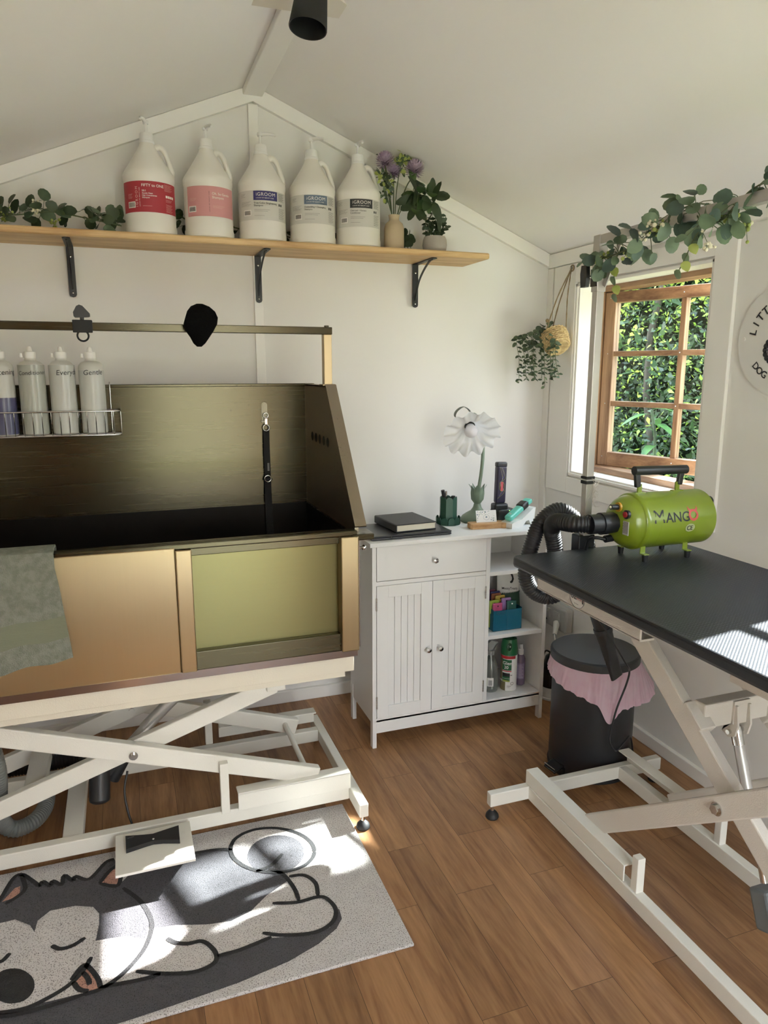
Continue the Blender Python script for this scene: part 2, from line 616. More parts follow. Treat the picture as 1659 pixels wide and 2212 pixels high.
RUG_FILLS= [('grey',[(-0.432,1.634),(-0.353,1.62),(-0.116,1.615),(-0.001,1.597),(0.138,1.604),(0.255,1.623),(0.385,1.612),(0.457,1.673),(0.467,1.654),(0.464,1.621),(0.441,1.592),(0.384,1.558),(0.3,1.529),(0.173,1.507),(0.027,1.495),(-0.082,1.488),(-0.146,1.487),(-0.29,1.516),(-0.417,1.549)]),('pale',[(-0.024,1.755),(0.045,1.748),(0.12,1.722),(0.184,1.712),(0.241,1.731),(0.29,1.774),(0.354,1.809),(0.401,1.822),(0.429,1.786),(0.427,1.725),(0.451,1.69),(0.452,1.63),(0.426,1.602),(0.373,1.593),(0.261,1.621),(0.137,1.6),(0.116,1.579),(0.074,1.574),(0.005,1.595),(-0.047,1.594),(-0.115,1.6),(-0.093,1.662),(-0.044,1.713)]),('grey',[(-0.018,1.757),(-0.067,1.851),(-0.099,1.956),(-0.05,2.017),(0.021,2.033),(0.116,2.027),(0.226,2.008),(0.224,1.942),(0.274,1.883),(0.337,1.866),(0.359,1.813),(0.29,1.774),(0.241,1.731),(0.184,1.712),(0.12,1.722),(0.045,1.747)]),('pale',[(0.463,1.909),(0.454,1.889),(0.439,1.872),(0.421,1.86),(0.399,1.853),(0.374,1.851),(0.348,1.854),(0.323,1.862),(0.298,1.875),(0.275,1.892),(0.255,1.913),(0.24,1.936),(0.229,1.96),(0.224,1.985),(0.225,2.01),(0.232,2.032),(0.244,2.051),(0.263,2.065),(0.285,2.074),(0.311,2.078),(0.339,2.075),(0.368,2.066),(0.395,2.051),(0.419,2.032),(0.439,2.009),(0.454,1.984),(0.463,1.958),(0.466,1.933)]),('grey',[(0.435,1.926),(0.43,1.907),(0.421,1.89),(0.409,1.875),(0.394,1.863),(0.377,1.855),(0.359,1.852),(0.34,1.852),(0.322,1.857),(0.306,1.865),(0.291,1.877),(0.279,1.892),(0.271,1.91),(0.266,1.929),(0.265,1.948),(0.269,1.968),(0.277,1.986),(0.288,2.003),(0.303,2.016),(0.321,2.025),(0.34,2.03),(0.36,2.03),(0.379,2.025),(0.397,2.016),(0.413,2.002),(0.425,1.986),(0.433,1.967),(0.436,1.947)]),('pale',[(-0.483,1.925),(-0.393,1.911),(-0.357,1.912),(-0.304,1.851),(-0.272,1.915),(-0.209,1.912),(-0.147,1.86),(-0.08,1.78),(-0.018,1.757),(-0.045,1.679),(-0.093,1.626),(-0.138,1.6),(-0.247,1.603),(-0.352,1.609),(-0.432,1.634)]),('grey',[(-0.49,1.965),(-0.438,1.975),(-0.405,2.003),(-0.378,2.09),(-0.36,2.1),(-0.31,2.027),(-0.295,2.043),(-0.254,2.017),(-0.236,2.05),(-0.214,2.025),(-0.177,2.015),(-0.134,2.071),(-0.11,2.08),(-0.085,2.018),(-0.089,1.942),(-0.04,1.867),(-0.02,1.795),(-0.025,1.746),(-0.035,1.723),(-0.08,1.752),(-0.153,1.761),(-0.146,1.817),(-0.147,1.86),(-0.163,1.891),(-0.209,1.912),(-0.272,1.915),(-0.3,1.887),(-0.304,1.846),(-0.317,1.876),(-0.357,1.912),(-0.393,1.911),(-0.481,1.915)]),('coral',[(-0.4,1.996),(-0.373,2.044),(-0.36,2.047),(-0.357,2.005)]),('coral',[(-0.149,1.982),(-0.12,2.031),(-0.096,2.036),(-0.099,1.962)]),('black',[(-0.286,1.668),(-0.285,1.656),(-0.287,1.645),(-0.291,1.636),(-0.297,1.629),(-0.305,1.624),(-0.314,1.623),(-0.324,1.624),(-0.335,1.627),(-0.345,1.633),(-0.356,1.642),(-0.365,1.652),(-0.373,1.664),(-0.379,1.676),(-0.383,1.689),(-0.384,1.702),(-0.383,1.713),(-0.38,1.723),(-0.374,1.731),(-0.366,1.736),(-0.356,1.738),(-0.346,1.737),(-0.334,1.733),(-0.323,1.727),(-0.312,1.717),(-0.303,1.706),(-0.295,1.694),(-0.289,1.681)]),('coral',[(-0.205,1.649),(-0.181,1.685),(-0.168,1.677),(-0.145,1.634),(-0.137,1.6),(-0.165,1.601),(-0.188,1.618)])]
RUG_STROKES= [[(-0.437,1.965),(-0.41,1.995),(-0.384,2.086),(-0.363,2.099),(-0.337,2.069),(-0.307,2.026)],[(-0.363,2.099),(-0.346,2.034),(-0.359,2.007),(-0.39,1.983)],[(-0.307,2.026),(-0.302,2.046),(-0.28,2.019),(-0.275,2.039),(-0.25,2.013),(-0.246,2.053),(-0.221,2.02),(-0.215,2.037),(-0.177,2.012),(-0.134,2.071),(-0.11,2.08)],[(-0.149,1.982),(-0.12,2.031),(-0.093,2.038),(-0.099,1.956),(-0.149,1.982)],[(-0.086,1.941),(-0.04,1.867),(-0.017,1.794),(-0.017,1.748),(-0.039,1.685),(-0.087,1.628),(-0.135,1.599),(-0.176,1.595)],[(-0.258,1.781),(-0.236,1.762),(-0.207,1.763),(-0.178,1.78)],[(-0.161,1.708),(-0.179,1.669),(-0.211,1.634),(-0.263,1.609),(-0.309,1.6),(-0.383,1.613)],[(-0.176,1.595),(-0.246,1.589),(-0.319,1.59),(-0.382,1.606)],[(-0.205,1.649),(-0.181,1.685),(-0.167,1.677),(-0.145,1.634),(-0.137,1.6)],[(-0.179,1.665),(-0.167,1.641),(-0.162,1.62)],[(-0.2,1.642),(-0.185,1.614),(-0.164,1.601)],[(-0.384,1.768),(-0.368,1.77),(-0.354,1.79)],[(0.463,1.909),(0.454,1.889),(0.439,1.872),(0.421,1.86),(0.399,1.853),(0.374,1.851),(0.348,1.854),(0.323,1.862),(0.298,1.875),(0.275,1.892),(0.255,1.913),(0.24,1.936),(0.229,1.96),(0.224,1.985),(0.225,2.01),(0.232,2.032),(0.244,2.051),(0.263,2.065),(0.285,2.074),(0.311,2.078),(0.339,2.075),(0.368,2.066),(0.395,2.051),(0.419,2.032),(0.439,2.009),(0.454,1.984),(0.463,1.958),(0.466,1.933),(0.463,1.909)],[(0.02,1.707),(0.04,1.684),(0.07,1.67),(0.104,1.666),(0.126,1.634),(0.133,1.602),(0.12,1.582),(0.074,1.574),(0.005,1.594),(-0.058,1.624)],[(0.135,1.604),(0.194,1.605),(0.274,1.62)],[(0.255,1.641),(0.305,1.615),(0.381,1.597),(0.433,1.613),(0.457,1.653),(0.449,1.696),(0.427,1.719),(0.363,1.719),(0.3,1.738)],[(0.317,1.879),(0.351,1.844),(0.369,1.777),(0.371,1.724)],[(0.366,1.828),(0.408,1.818),(0.431,1.776),(0.425,1.723)],[(0.112,2.027),(0.182,2.02),(0.229,2.004)],[(-0.138,1.604),(-0.047,1.594),(-0.001,1.596)],[(0.369,1.932),(0.327,1.893),(0.28,1.881)]]
# ------------------------------------------------------------------ the room
BW, RW, LW, FW = 2.96, 1.865, -0.80, -1.0
RX, RZ, SL = 0.537, 2.491, 0.408
def roofz(x): return RZ - SL * abs(x - RX)

struct(MB().box(LW - .1, RW + .17, FW - .1, BW + .1, -.06, 0).build('floor', FLOOR))
b = MB()
b.prism([(LW - .1, BW, 0), (RW + .165, BW, 0), (RW + .165, BW, roofz(RW + .165)), (RX, BW, RZ), (LW - .1, BW, roofz(LW - .1))], (0, .1, 0))
struct(b.build('wall_back', WALL))
b = MB()
for y0, y1, z0, z1 in ((FW, BW, 0, .985), (FW, BW, 1.805, 1.955), (FW, .56, .985, 1.805), (1.37, 1.96, .985, 1.805), (2.738, BW, .985, 1.805)):
    b.box(RW, RW + .165, y0, y1, z0, z1)
struct(b.build('wall_right', WALL))
struct(MB().box(LW - .1, LW, FW, BW, 0, 1.95).build('wall_left', WALL))
b = MB()
b.prism([(LW, FW, 0), (-.72, FW, 0), (-.72, FW, 2.0), (1.25, FW, 2.0), (1.25, FW, 0), (RW, FW, 0), (RW, FW, roofz(RW)), (RX, FW, RZ), (LW, FW, roofz(LW))], (0, -.1, 0))
struct(b.build('wall_front', WALL))
b = MB()
for sx in (-1, 1):
    xe = LW - .15 if sx < 0 else RW + .25
    b.prism([(RX, FW - .2, RZ), (xe, FW - .2, roofz(xe)), (xe, FW - .2, roofz(xe) + .06), (RX, FW - .2, RZ + .06)], (0, BW - FW + .35, 0))
struct(b.build('ceiling', CEIL))
struct(MB().box(.501, .574, FW, BW - .001, 2.452, 2.52, .003).build('trim_1', TRIM))
for i, sx in enumerate((-1, 1)):                       # rake boards under the gable
    xe = LW if sx < 0 else RW
    b = MB()
    b.prism([(RX, BW, RZ - .002), (xe, BW, roofz(xe) - .002), (xe, BW, roofz(xe) - .058), (RX, BW, RZ - .058)], (0, -.02, 0))
    struct(b.build('trim_%d' % (i + 2), TRIM))
struct(MB().box(.519, .556, BW - .014, BW, .06, 2.425, .002).build('trim_4', TRIM))
struct(MB().box(RW - .012, RW, 2.915, BW, .05, 1.89, .002).build('trim_5', TRIM))
struct(MB().box(RW - .02, RW, FW, BW - .02, 1.893, 1.95, .002).build('trim_6', TRIM))
struct(MB().box(LW, RW, BW - .018, BW, 0, .055, .003).build('baseboard_back', TRIM))
struct(MB().box(RW - .018, RW, FW, BW - .018, 0, .05, .003).build('baseboard_right', TRIM))
b = MB()                                                 # casing boards round the near window
b.box(RW - .014, RW, 2.738, 2.90, .905, 1.89, .002)
b.box(RW - .014, RW, 1.867, 1.96, .905, 1.89, .002)
b.box(RW - .014, RW, 1.96, 2.738, 1.812, 1.875, .002)
b.box(RW - .014, RW, 1.96, 2.738, .905, .978, .002)
struct(b.build('trim_7', TRIM))

GLASS = glassmat('window_pane')
def window(name, y0, y1, sash_angle):
    z0, z1 = .985, 1.805
    w = struct(MB().box(1.855, 1.948, y0, y1, z0, z0 + .012, .002).box(1.855, 1.948, y0, y1, z1 - .012, z1, .002)
               .box(1.855, 1.948, y0, y0 + .012, z0, z1, .002).box(1.855, 1.948, y1 - .012, y1, z0, z1, .002)
               .box(1.862, 1.948, y1 - .022, y1 - .011, z0 + .011, z1 - .011, .002).box(1.862, 1.948, y0 + .012, y1 - .02, z0 + .011, z0 + .02, .002)
               .build(name, TRIM))
    b = MB()
    for a in ((y0, y0 + .032, z0, z1), (y1 - .032, y1, z0, z1)):
        b.box(1.948, 2.032, *a, .003)
    b.box(1.948, 2.032, y0 + .03, y1 - .03, z0, z0 + .045, .003, 1)
    b.box(1.948, 2.032, y0 + .03, y1 - .03, z1 - .032, z1, .003, 1)
    b.build('timber_frame', [CEDAR, CEDARH], w)
    # side-hung sash, its hinge at the far jamb
    W, H = y1 - y0 - .068, z1 - z0 - .082
    M = Matrix.Translation((2.0, y1 - .034, z0 + .047)) @ Matrix.Rotation(sash_angle, 4, 'Z') @ Matrix.Rotation(-PI / 2, 4, 'Z')
    s = MB(M)                                            # local x along the sash, z up
    st, mu = .05, .022
    s.box(0, st, -.02, .02, 0, H, .003)
    s.box(W - st, W, -.02, .02, 0, H, .003)
    s.box(st, W - st, -.02, .02, 0, .06, .003, 1)
    s.box(st, W - st, -.02, .02, H - .045, H, .003, 1)
    s.box(W / 2 - mu / 2, W / 2 + mu / 2, -.016, .016, .06, H - .045, .002)
    gh = H - .105
    for k in (1, 2):
        zc = .06 + gh * k / 3
        s.box(st, W - st, -.0155, .0155, zc - mu / 2, zc + mu / 2, .002, 1)
    so = s.build('sash', [CEDAR, CEDARH], w)
    g = MB(M)
    for k in range(3):
        for a in ((st, W / 2 - mu / 2), (W / 2 + mu / 2, W - st)):
            g.box(a[0], a[1], -.002, .002, .06 + gh * k / 3 + (mu / 2 if k else 0), .06 + gh * (k + 1) / 3 - (mu / 2 if k < 2 else 0))
    g.build('window_pane', GLASS, so)
    r = MB(M)                                            # screw heads where the bars cross
    for x in (st / 2, W / 2, W - st / 2):
        for k in range(4):
            r.ball((x, -.0205, .06 + gh * k / 3 + (.02 if k == 3 else -.02 if k == 0 else 0)), .003)
    r.build('screw', CHROME, so)
    return w
window('window_1', 1.96, 2.738, R1 := math.radians(19))
window('window_2', .56, 1.37, math.radians(3))

b = MB()                                                 # timber double door, one leaf shut, the other open
b.box(-.72, .18, FW - .08, FW - .03, 0.01, 2.0, .004)
for z0, z1 in ((.15, .85), (.98, 1.88)):
    b.box(-.60, .06, FW - .032, FW - .02, z0, z1, .004)
d = struct(b.build('door_1', DOORW))
MB().cyl((.12, FW - .03, 1.0), (.12, FW + .02, 1.0), .01).cyl((.12, FW + .02, 1.0), (.02, FW + .02, 1.0), .009).build('door_handle', CHROME, d)
b = MB()
b.box(1.21, 1.255, FW - 1.05, FW - .12, 0.01, 2.0, .004)
struct(b.build('door_2', DOORW))

# ------------------------------------------------------------------ the garden outside
GRASS = pm('lawn', '667038', 0.9, col2='8f9660', vs=9, bump=0.6, bs=60)
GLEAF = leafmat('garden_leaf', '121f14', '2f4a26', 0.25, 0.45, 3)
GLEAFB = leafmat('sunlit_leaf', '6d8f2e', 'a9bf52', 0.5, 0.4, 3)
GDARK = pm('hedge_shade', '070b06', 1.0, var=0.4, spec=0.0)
BARK = woodmat('bark', '1c1814', '3a332a', 'z', 0.9, 2, .4)
struct(MB().box(-14, 16, -14, 16, -.3, -.2).build('ground', GRASS))
struct(MB().box(-4.5, 6.5, -2.6, FW - .101, -.199, -.06, .01).build('path', pm('bounce_paving', 'e2e0e2', .8, var=.08, vs=5, bump=.3, bs=60)))  # unseen pale slab, added to bounce sunlight up to the ceiling
def leaves(n, box, size, mb, mats, bias=None, rnd=random.Random(3)):
    for _ in range(n):
        p = V([rnd.uniform(a, c) for a, c in box])
        d = V((rnd.gauss(0, 1), rnd.gauss(0, 1), rnd.gauss(-.3, .8)))
        nn = V((rnd.gauss(0, 1), rnd.gauss(0, 1), rnd.gauss(.8, .8)))
        L = rnd.uniform(*size)
        sd = d.normalized().cross(nn.normalized())
        if sd.length < .1:
            continue
        sd.normalize()
        d.normalize()
        mb.add([p, p + d * L * .35 + sd * L * .24, p + d * L, p + d * L * .35 - sd * L * .24], [(0, 1, 2, 3)], mats(p, rnd), False)
def hedge(name, label, x0, x1, y0, y1, z1, n, size):
    t = thing(name, label, 'hedge', ((x0 + x1) / 2, (y0 + y1) / 2, -.2))
    c = MB()
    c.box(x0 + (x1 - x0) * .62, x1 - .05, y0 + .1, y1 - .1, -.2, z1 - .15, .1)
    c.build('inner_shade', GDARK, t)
    f = MB()
    k = random.Random(len(label))
    if size[0] < .06:                                    # the fine twigs that face the window
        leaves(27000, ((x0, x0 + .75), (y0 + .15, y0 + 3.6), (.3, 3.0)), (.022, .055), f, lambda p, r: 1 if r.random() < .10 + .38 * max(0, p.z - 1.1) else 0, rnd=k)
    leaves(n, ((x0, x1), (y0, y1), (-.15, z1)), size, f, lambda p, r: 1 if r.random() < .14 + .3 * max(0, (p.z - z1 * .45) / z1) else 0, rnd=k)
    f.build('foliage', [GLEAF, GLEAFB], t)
    br = MB()
    for i in range(9):
        y = k.uniform(y0 + .6, y1 - .6)
        x = x0 + k.uniform(.3, .6)
        pts = [(x, y, -.2), (x + k.uniform(-.2, .2), y + k.uniform(-.3, .3), z1 * .4), (x + k.uniform(-.3, .3), y + k.uniform(-.5, .5), z1 * .9)]
        br.tube(smoothpath(pts, 5), .03, 6, rad=[.035 - .0022 * j for j in range(11)])
    br.build('branch', BARK, t)
    return t
hedge('garden_hedge', 'tall dense green hedge seen through the panes of the window', 3.1, 4.9, 2.72, 7.4, 4.2, 6000, (.05, .11))
hedge('sun_block_hedge', 'low green hedge growing beyond the wall with the round sign', 3.2, 3.9, 1.2, 2.45, 2.46, 1800, (.08, .15))  # out of view, its height set to block part of the sunlight
hedge('lawn_hedge', 'tall green hedge across the lawn behind the doorway', -6, 9, -7.6, -6.2, 3.6, 3500, (.2, .4))
t = thing('broadleaf_plant', 'young plant with large pointed leaves just outside the lower left panes', 'plant', (2.62, 3.05, -.2))
st, lf = MB(), MB()
stem = smoothpath([(2.62, 3.05, -.2), (2.60, 3.07, .6), (2.62, 3.08, 1.05), (2.6, 3.10, 1.24)], 6)
st.tube(stem, .008, 6)
for i in range(5, len(stem)):
    a = i * 2.4
    lf.leaf(stem[i], (math.cos(a), math.sin(a), .5), (-math.cos(a), -math.sin(a), 1.2), .15, .05, 0, .9, 1)
st.build('stem', GLEAF, t)
lf.build('foliage', [leafmat('broad_leaf', '24451f', '47702c', .3), GLEAFB], t)

# ------------------------------------------------------------------ the dog bath on its lift
T = thing('dog_bath', 'stainless steel dog bath with white electric scissor lift under it', 'dog bath', (0, 2.35, 0))
X0, X1, YF, YB = -.64, .645, 2.02, 2.665
b = MB()
b.box(X0 - .012, X1 + .01, YB, YB + .014, .62, 1.395, .002)
b.box(X0 - .012, X1 + .037, YB - .004, YB + .03, 1.388, 1.398, .002)
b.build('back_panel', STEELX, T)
for x, o in ((X1, .012), (X0, -.012)):
    b = MB()
    b.prism([(x, YB, 1.395), (x, 2.372, 1.395), (x, 2.055, .975), (x, 2.055, .62), (x, YB, .62)], (o, 0, 0))
    s = 1 if o > 0 else -1                               # sloping front flange
    b.prism([(x, 2.372, 1.395), (x + s * .037, 2.372, 1.395), (x + s * .037, 2.055, .975), (x, 2.055, .975)], (0, -.003, .004))
    b.box(x, x + s * .037, 2.37, YB, 1.39, 1.396)
    b.prism([(x + s * .037, 2.372, 1.395), (x + s * .037, 2.055, .975), (x + s * .037, 2.08, .975), (x + s * .037, 2.397, 1.395)], (-s * .002, 0, 0))
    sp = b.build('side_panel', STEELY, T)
    h = MB()
    for k in range(5):
        y = 2.553 - k * .052
        h.lathe([(.0001, 0), (.0165, 0)], (x - s * .0015, y, 1.212 - .001 * k), (-s, 0, 0), 20, sx=1, sy=1)
    h.build('overflow_hole', BLACKM, sp)
b = MB()                                                 # the deep basin below the rim
b.box(X0, X1, YF + .04, YB, .62, .632)
b.box(X0, X1, YF + .042, YF + .05, .632, .955)
b.box(X0 + .001, X1 - .001, YB - .004, YB - .001, .632, .955)
b.box(X1 - .004, X1 - .001, YF + .05, YB - .004, .632, .955)
b.box(X0 + .001, X0 + .004, YF + .05, YB - .004, .632, .955)
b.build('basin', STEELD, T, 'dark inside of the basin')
b = MB()                                                 # ledge line where basin and splash panels meet
b.box(X0, X1, YB - .009, YB - .004, .953, .958)
b.box(X1 - .009, X1 - .004, YF + .05, YB - .004, .953, .958)
b.build('basin_ledge', STEELX, T)
b = MB()
b.box(X0 - .05, X1 - .002, YF, YF + .042, .958, .974, .003)
b.box(X1 - .02, X1 + .05, YF - .004, YF + .075, .943, .962, .003)
b.build('front_rim', STEELX, T)
b = MB()
b.box(.02, .60, YF + .012, YF + .04, .935, .957, .002)
b.box(.14, .60, YF + .004, YF + .04, .597, .652, .002)
b.build('front_rail', STEELX, T)
MB().box(.14, .592, YF + .03, YF + .038, .65, .937).build('recessed_panel', STEELP, T)
for a, q_, r_ in ((.588, .643, -.012), (.1125, .156, -.008), (X0 - .01, X0 + .045, -.012)):
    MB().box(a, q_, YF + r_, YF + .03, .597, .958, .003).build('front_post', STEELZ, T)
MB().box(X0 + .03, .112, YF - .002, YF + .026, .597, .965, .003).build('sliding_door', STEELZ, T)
b = MB()
b.prism([(X0, YF + .002, .574), (X0, YF + .002, .597), (X0, YF + .06, .61), (X0, YF + .06, .574)], (X1 - X0 - .004, 0, 0))
b.box(.643, .652, YF + .01, YB - .02, .60, .95)
b.build('lower_trim', pm('trim_steel', '8d8380', .22, 1.0, var=.1, stretch=(1, 30, 30)), T)
MB().cyl((.652, YF + .03, .912), (.672, YF + .03, .912), .004).ball((.672, YF + .03, .912), .009).build('side_knob', CHROME, T)
b = MB()
b.box(X0, .632, YF + .012, YF + .05, .522, .574, .002)
b.box(X0, .632, YB - .06, YB - .02, .522, .574, .002)
b.box(.595, .632, YF + .05, YB - .06, .522, .574, .002)
b.box(X0, X0 + .04, YF + .05, YB - .06, .522, .574, .002)
b.box(X0 + .1, .605, YF + .02, YF + .06, .503, .522, .001)
b.box(X0, .62, YF + .05, YB - .06, .566, .574)
b.build('base_beam', pm('cream_powder_coat', 'd8d0bd', .5, var=.03, bump=.2, bs=300), T)
# tethering rail
b = MB()
b.box(X0 - .05, .676, 2.385, 2.415, 1.5625, 1.5865, .002)
b.cyl((.66, 2.40, 1.586), (.66, 2.40, 1.592), .008)
b.build('tether_rail', STEELX, T)
for x in (.66, X0 - .02):
    b = MB()
    b.box(x - .014, x + .014, 2.386, 2.414, 1.398, 1.563, .002)
    b.box(x - .022, x + .022, 2.376, 2.424, 1.395, 1.400, .001)
    b.build('rail_post', STEELZ, T)
# scissor lift
def arm(name, p, q, w, h, mat=LIFT, par=T):
    return MB().bar(p, q, w, h, (0, 0, 1), .004).build(name, mat, par)
arm('lift_arm', (-.62, 2.106, .528), (.525, 2.106, .145), .03, .057)
arm('lift_arm', (-.62, 2.142, .135), (.40, 2.142, .468), .03, .055)
arm('lift_arm', (-.62, 2.452, .528), (.535, 2.452, .145), .03, .057)
arm('lift_arm', (-.62, 2.416, .135), (.40, 2.416, .468), .03, .055)
b = MB()
b.box(.37, .43, 2.11, 2.48, .455, .50, .003)
b.box(.30, .36, 2.09, 2.16, .485, .522, .002)
b.build('arm_mount', LIFT, T)
for y, s in ((2.089, -1), (2.40, -1)):
    b = MB()
    b.cyl((-.035, y, .328), (-.035, y - .002, .328), .013, n=24)
    b.cyl((-.035, y - .002, .328), (-.035, y - .010, .328), .0095, n=6)
    b.build('bolt', CHROME if y < 2.2 else LIFT, T)
MB().cyl((.49, 2.12, .165), (.49, 2.44, .165), .009).build('axle', LIFT, T)
MB().box(-.345, -.288, 2.16, 2.398, .205, .245, .003).build('crossbar', LIFT, T)
MB().box(-.40, -.34, 2.16, 2.398, .44, .475, .003).build('crossbar', LIFT, T)
b = MB()                                                 # floor frame
b.box(-.66, .628, 2.085, 2.117, .045, .092, .003)
b.box(-.66, .628, 2.49, 2.522, .045, .092, .003)
b.box(.628, .658, 1.972, 2.62, .045, .091, .003)
b.box(-.69, -.66, 1.972, 2.62, .045, .091, .003)
b.box(-.25, -.193, 2.117, 2.49, .047, .085, .003)
b.box(.21, .236, 2.068, 2.09, .092, .262, .002)
b.box(.21, .236, 2.52, 2.54, .092, .262, .002)
b.build('floor_frame', LIFT, T)
for y, s in ((2.068, 1), (2.56, -1)):
    b = MB()
    b.box(.262, .628, y, y + s * .006, .094, .152, .002)
    b.box(.262, .628, y, y + s * .045, .147, .153, .002)
    b.build('guide_channel', LIFT, T)
for x, y in ((.643, 1.985), (.643, 2.60), (-.675, 1.985), (-.675, 2.60)):
    f = MB().lathe([(.0001, .0), (.020, 0), (.0225, .006), (.020, .015), (.012, .023), (.006, .028), (.0001, .028)], (x, y, 0)).build('foot', RUBBER, T, 'black round levelling foot')
    MB().cyl((x, y, .024), (x, y, .048), .006).build('foot_screw', CHROME, f)
b = MB()
d = V((.30, 0, .325)).normalized()
b.cyl((.0, 2.24, .335), (.135, 2.24, .46), .019)
b.cyl((-.10, 2.24, .235), (.0, 2.24, .335), .015)
b.build('actuator_tube', ALU, T)
b = MB()
b.cyl((-.143, 2.19, .15), (-.136, 2.225, .262), .031, n=28)
b.lathe([(.031, 0), (.029, .006), (.02, .012), (.0001, .014)], (-.143, 2.19, .15), (-.06, -.3, -.95), 28)
b.cyl((-.105, 2.24, .185), (-.055, 2.24, .265), .024, .02)
b.box(-.13, -.07, 2.22, 2.26, .20, .25, .006)
b.build('actuator_motor', BLACK, T, 'black lift motor')
# things on and around the bath
t = thing('tether_strap', 'black dog restraint strap clipped to the steel back of the bath', 'strap', (.492, YB, 1.29))
b = MB()
b.add(*(lambda n: ([(.492 + .0105 * math.cos(a), YB - .0035, (1.32 if math.sin(a) >= 0 else 1.262) + .0105 * math.sin(a)) for a in n] + [(.492 + .0105 * math.cos(a), YB - .0005, (1.32 if math.sin(a) >= 0 else 1.262) + .0105 * math.sin(a)) for a in n], [tuple(range(24)), tuple(range(24, 48))] + [(i, (i + 1) % 24, 24 + (i + 1) % 24, 24 + i) for i in range(24)]))([2 * PI * i / 24 for i in range(24)]))
b.cyl((.492, YB - .003, 1.32), (.492, YB - .006, 1.32), .005)
b.cyl((.492, YB - .003, 1.265), (.492, YB - .006, 1.265), .005)
b.build('wall_plate', pm('plate_steel', '6f6a5c', .35, 1.0, var=.05), t)
ring = lambda c, r, n=20, tilt=0.0: [(c[0] + r * math.cos(2 * PI * i / n), c[1] + r * tilt * math.sin(2 * PI * i / n), c[2] + r * math.sin(2 * PI * i / n)) for i in range(n)]
b = MB()
b.tube(ring((.495, YB - .012, 1.283), .009), .0022, closed=True)
b.box(.488, .502, YB - .017, YB - .009, 1.248, 1.274, .003)
b.cyl((.478, YB - .013, 1.262), (.492, YB - .013, 1.262), .002)
b.tube(ring((.495, YB - .013, 1.238), .0115), .0022, closed=True)
b.build('snap_clip', CHROME, t)
b = MB()
pts = [(.495, YB - .014, 1.23), (.494, YB - .016, 1.15), (.495, YB - .014, 1.06), (.494, YB - .018, .98), (.495, YB - .022, .88), (.497, YB - .03, .80), (.498, YB - .06, .74)]
wd = [.011, .0115, .0115, .013, .0135, .014, .014]
for i in range(len(pts) - 1):
    p, q = V(pts[i]), V(pts[i + 1])
    b.add([p + V((-wd[i], 0, 0)), p + V((wd[i], 0, 0)), q + V((wd[i + 1], 0, 0)), q + V((-wd[i + 1], 0, 0))] + [p + V((-wd[i], .003, 0)), p + V((wd[i], .003, 0)), q + V((wd[i + 1], .003, 0)), q + V((-wd[i + 1], .003, 0))], [(0, 1, 2, 3), (4, 5, 6, 7), (0, 3, 7, 4), (1, 2, 6, 5)])
for k in range(6):
    b.box(.494, .501, YB - .0195, YB - .0185, 1.08 + k * .005, 1.083 + k * .005, 0, 1)
b.build('webbing', [pm('black_webbing', '0c0c0d', .85, bump=.4, bs=500), pm('thread_white', '9a9a98', .8)], t)
b = MB()
b.tube(ring((.494, YB - .019, 1.05), .012), .0025, closed=True)
b.box(.478, .511, YB - .021, YB - .016, 1.043, 1.052, .002, 1)
b.build('slide_ring', [CHROME, BLACKM], t)

t = thing('leash_clamp', 'black triangular screw clamp with a ring on the upper rail', 'clamp', (-.093, 2.40, 1.575))
b = MB()
b.box(-.121, -.066, 2.378, 2.384, 1.556, 1.592, .002)
b.box(-.121, -.066, 2.378, 2.42, 1.588, 1.593, .002)
b.build('clamp_body', BLACKM, t)
b = MB()
b.prism([(-.116, 2.388, 1.603), (-.117, 2.388, 1.615), (-.107, 2.388, 1.633), (-.099, 2.388, 1.637), (-.09, 2.388, 1.634), (-.071, 2.388, 1.612), (-.071, 2.388, 1.604), (-.074, 2.388, 1.602), (-.113, 2.388, 1.600)], (0, .018, 0))
b.cyl((-.094, 2.397, 1.592), (-.094, 2.397, 1.604), .006)
b.build('clamp_knob', BLACK, t)
MB().tube(ring((-.094, 2.381, 1.547), .0155, 24), .0028, closed=True).build('clamp_ring', BLACKM, t)

b = MB()                                                 # drooping fleece cap
rows = [(.0, .007, .240, 2.362), (.010, .018, .240, 2.36), (.028, .029, .241, 2.358), (.048, .040, .243, 2.352), (.068, .0475, .247, 2.348), (.088, .0485, .2505, 2.35), (.106, .042, .2515, 2.354), (.121, .028, .249, 2.358), (.129, .009, .247, 2.362)]
n = 28
vs = []
for dz, r, cx, cy in rows:
    for i in range(n):
        a = 2 * PI * i / n
        w = 1 + .05 * math.sin(3 * a + dz * 40)
        vs.append((cx + r * w * math.cos(a) - (.006 if math.cos(a) < -.4 and .04 < dz < .08 else 0), cy + .36 * r * w * math.sin(a), 1.518 + dz))
b.add(vs, [(k * n + i, k * n + (i + 1) % n, (k + 1) * n + (i + 1) % n, (k + 1) * n + i) for k in range(len(rows) - 1) for i in range(n)], 0, True)
b.poly(vs[:n]); b.poly(vs[-n:])
tag(b.build('fleece_cap', pm('black_fleece', '050505', .95, bump=.8, bs=300, spec=.1)), 'black fleece hood hanging on the middle of the upper rail', 'hood')

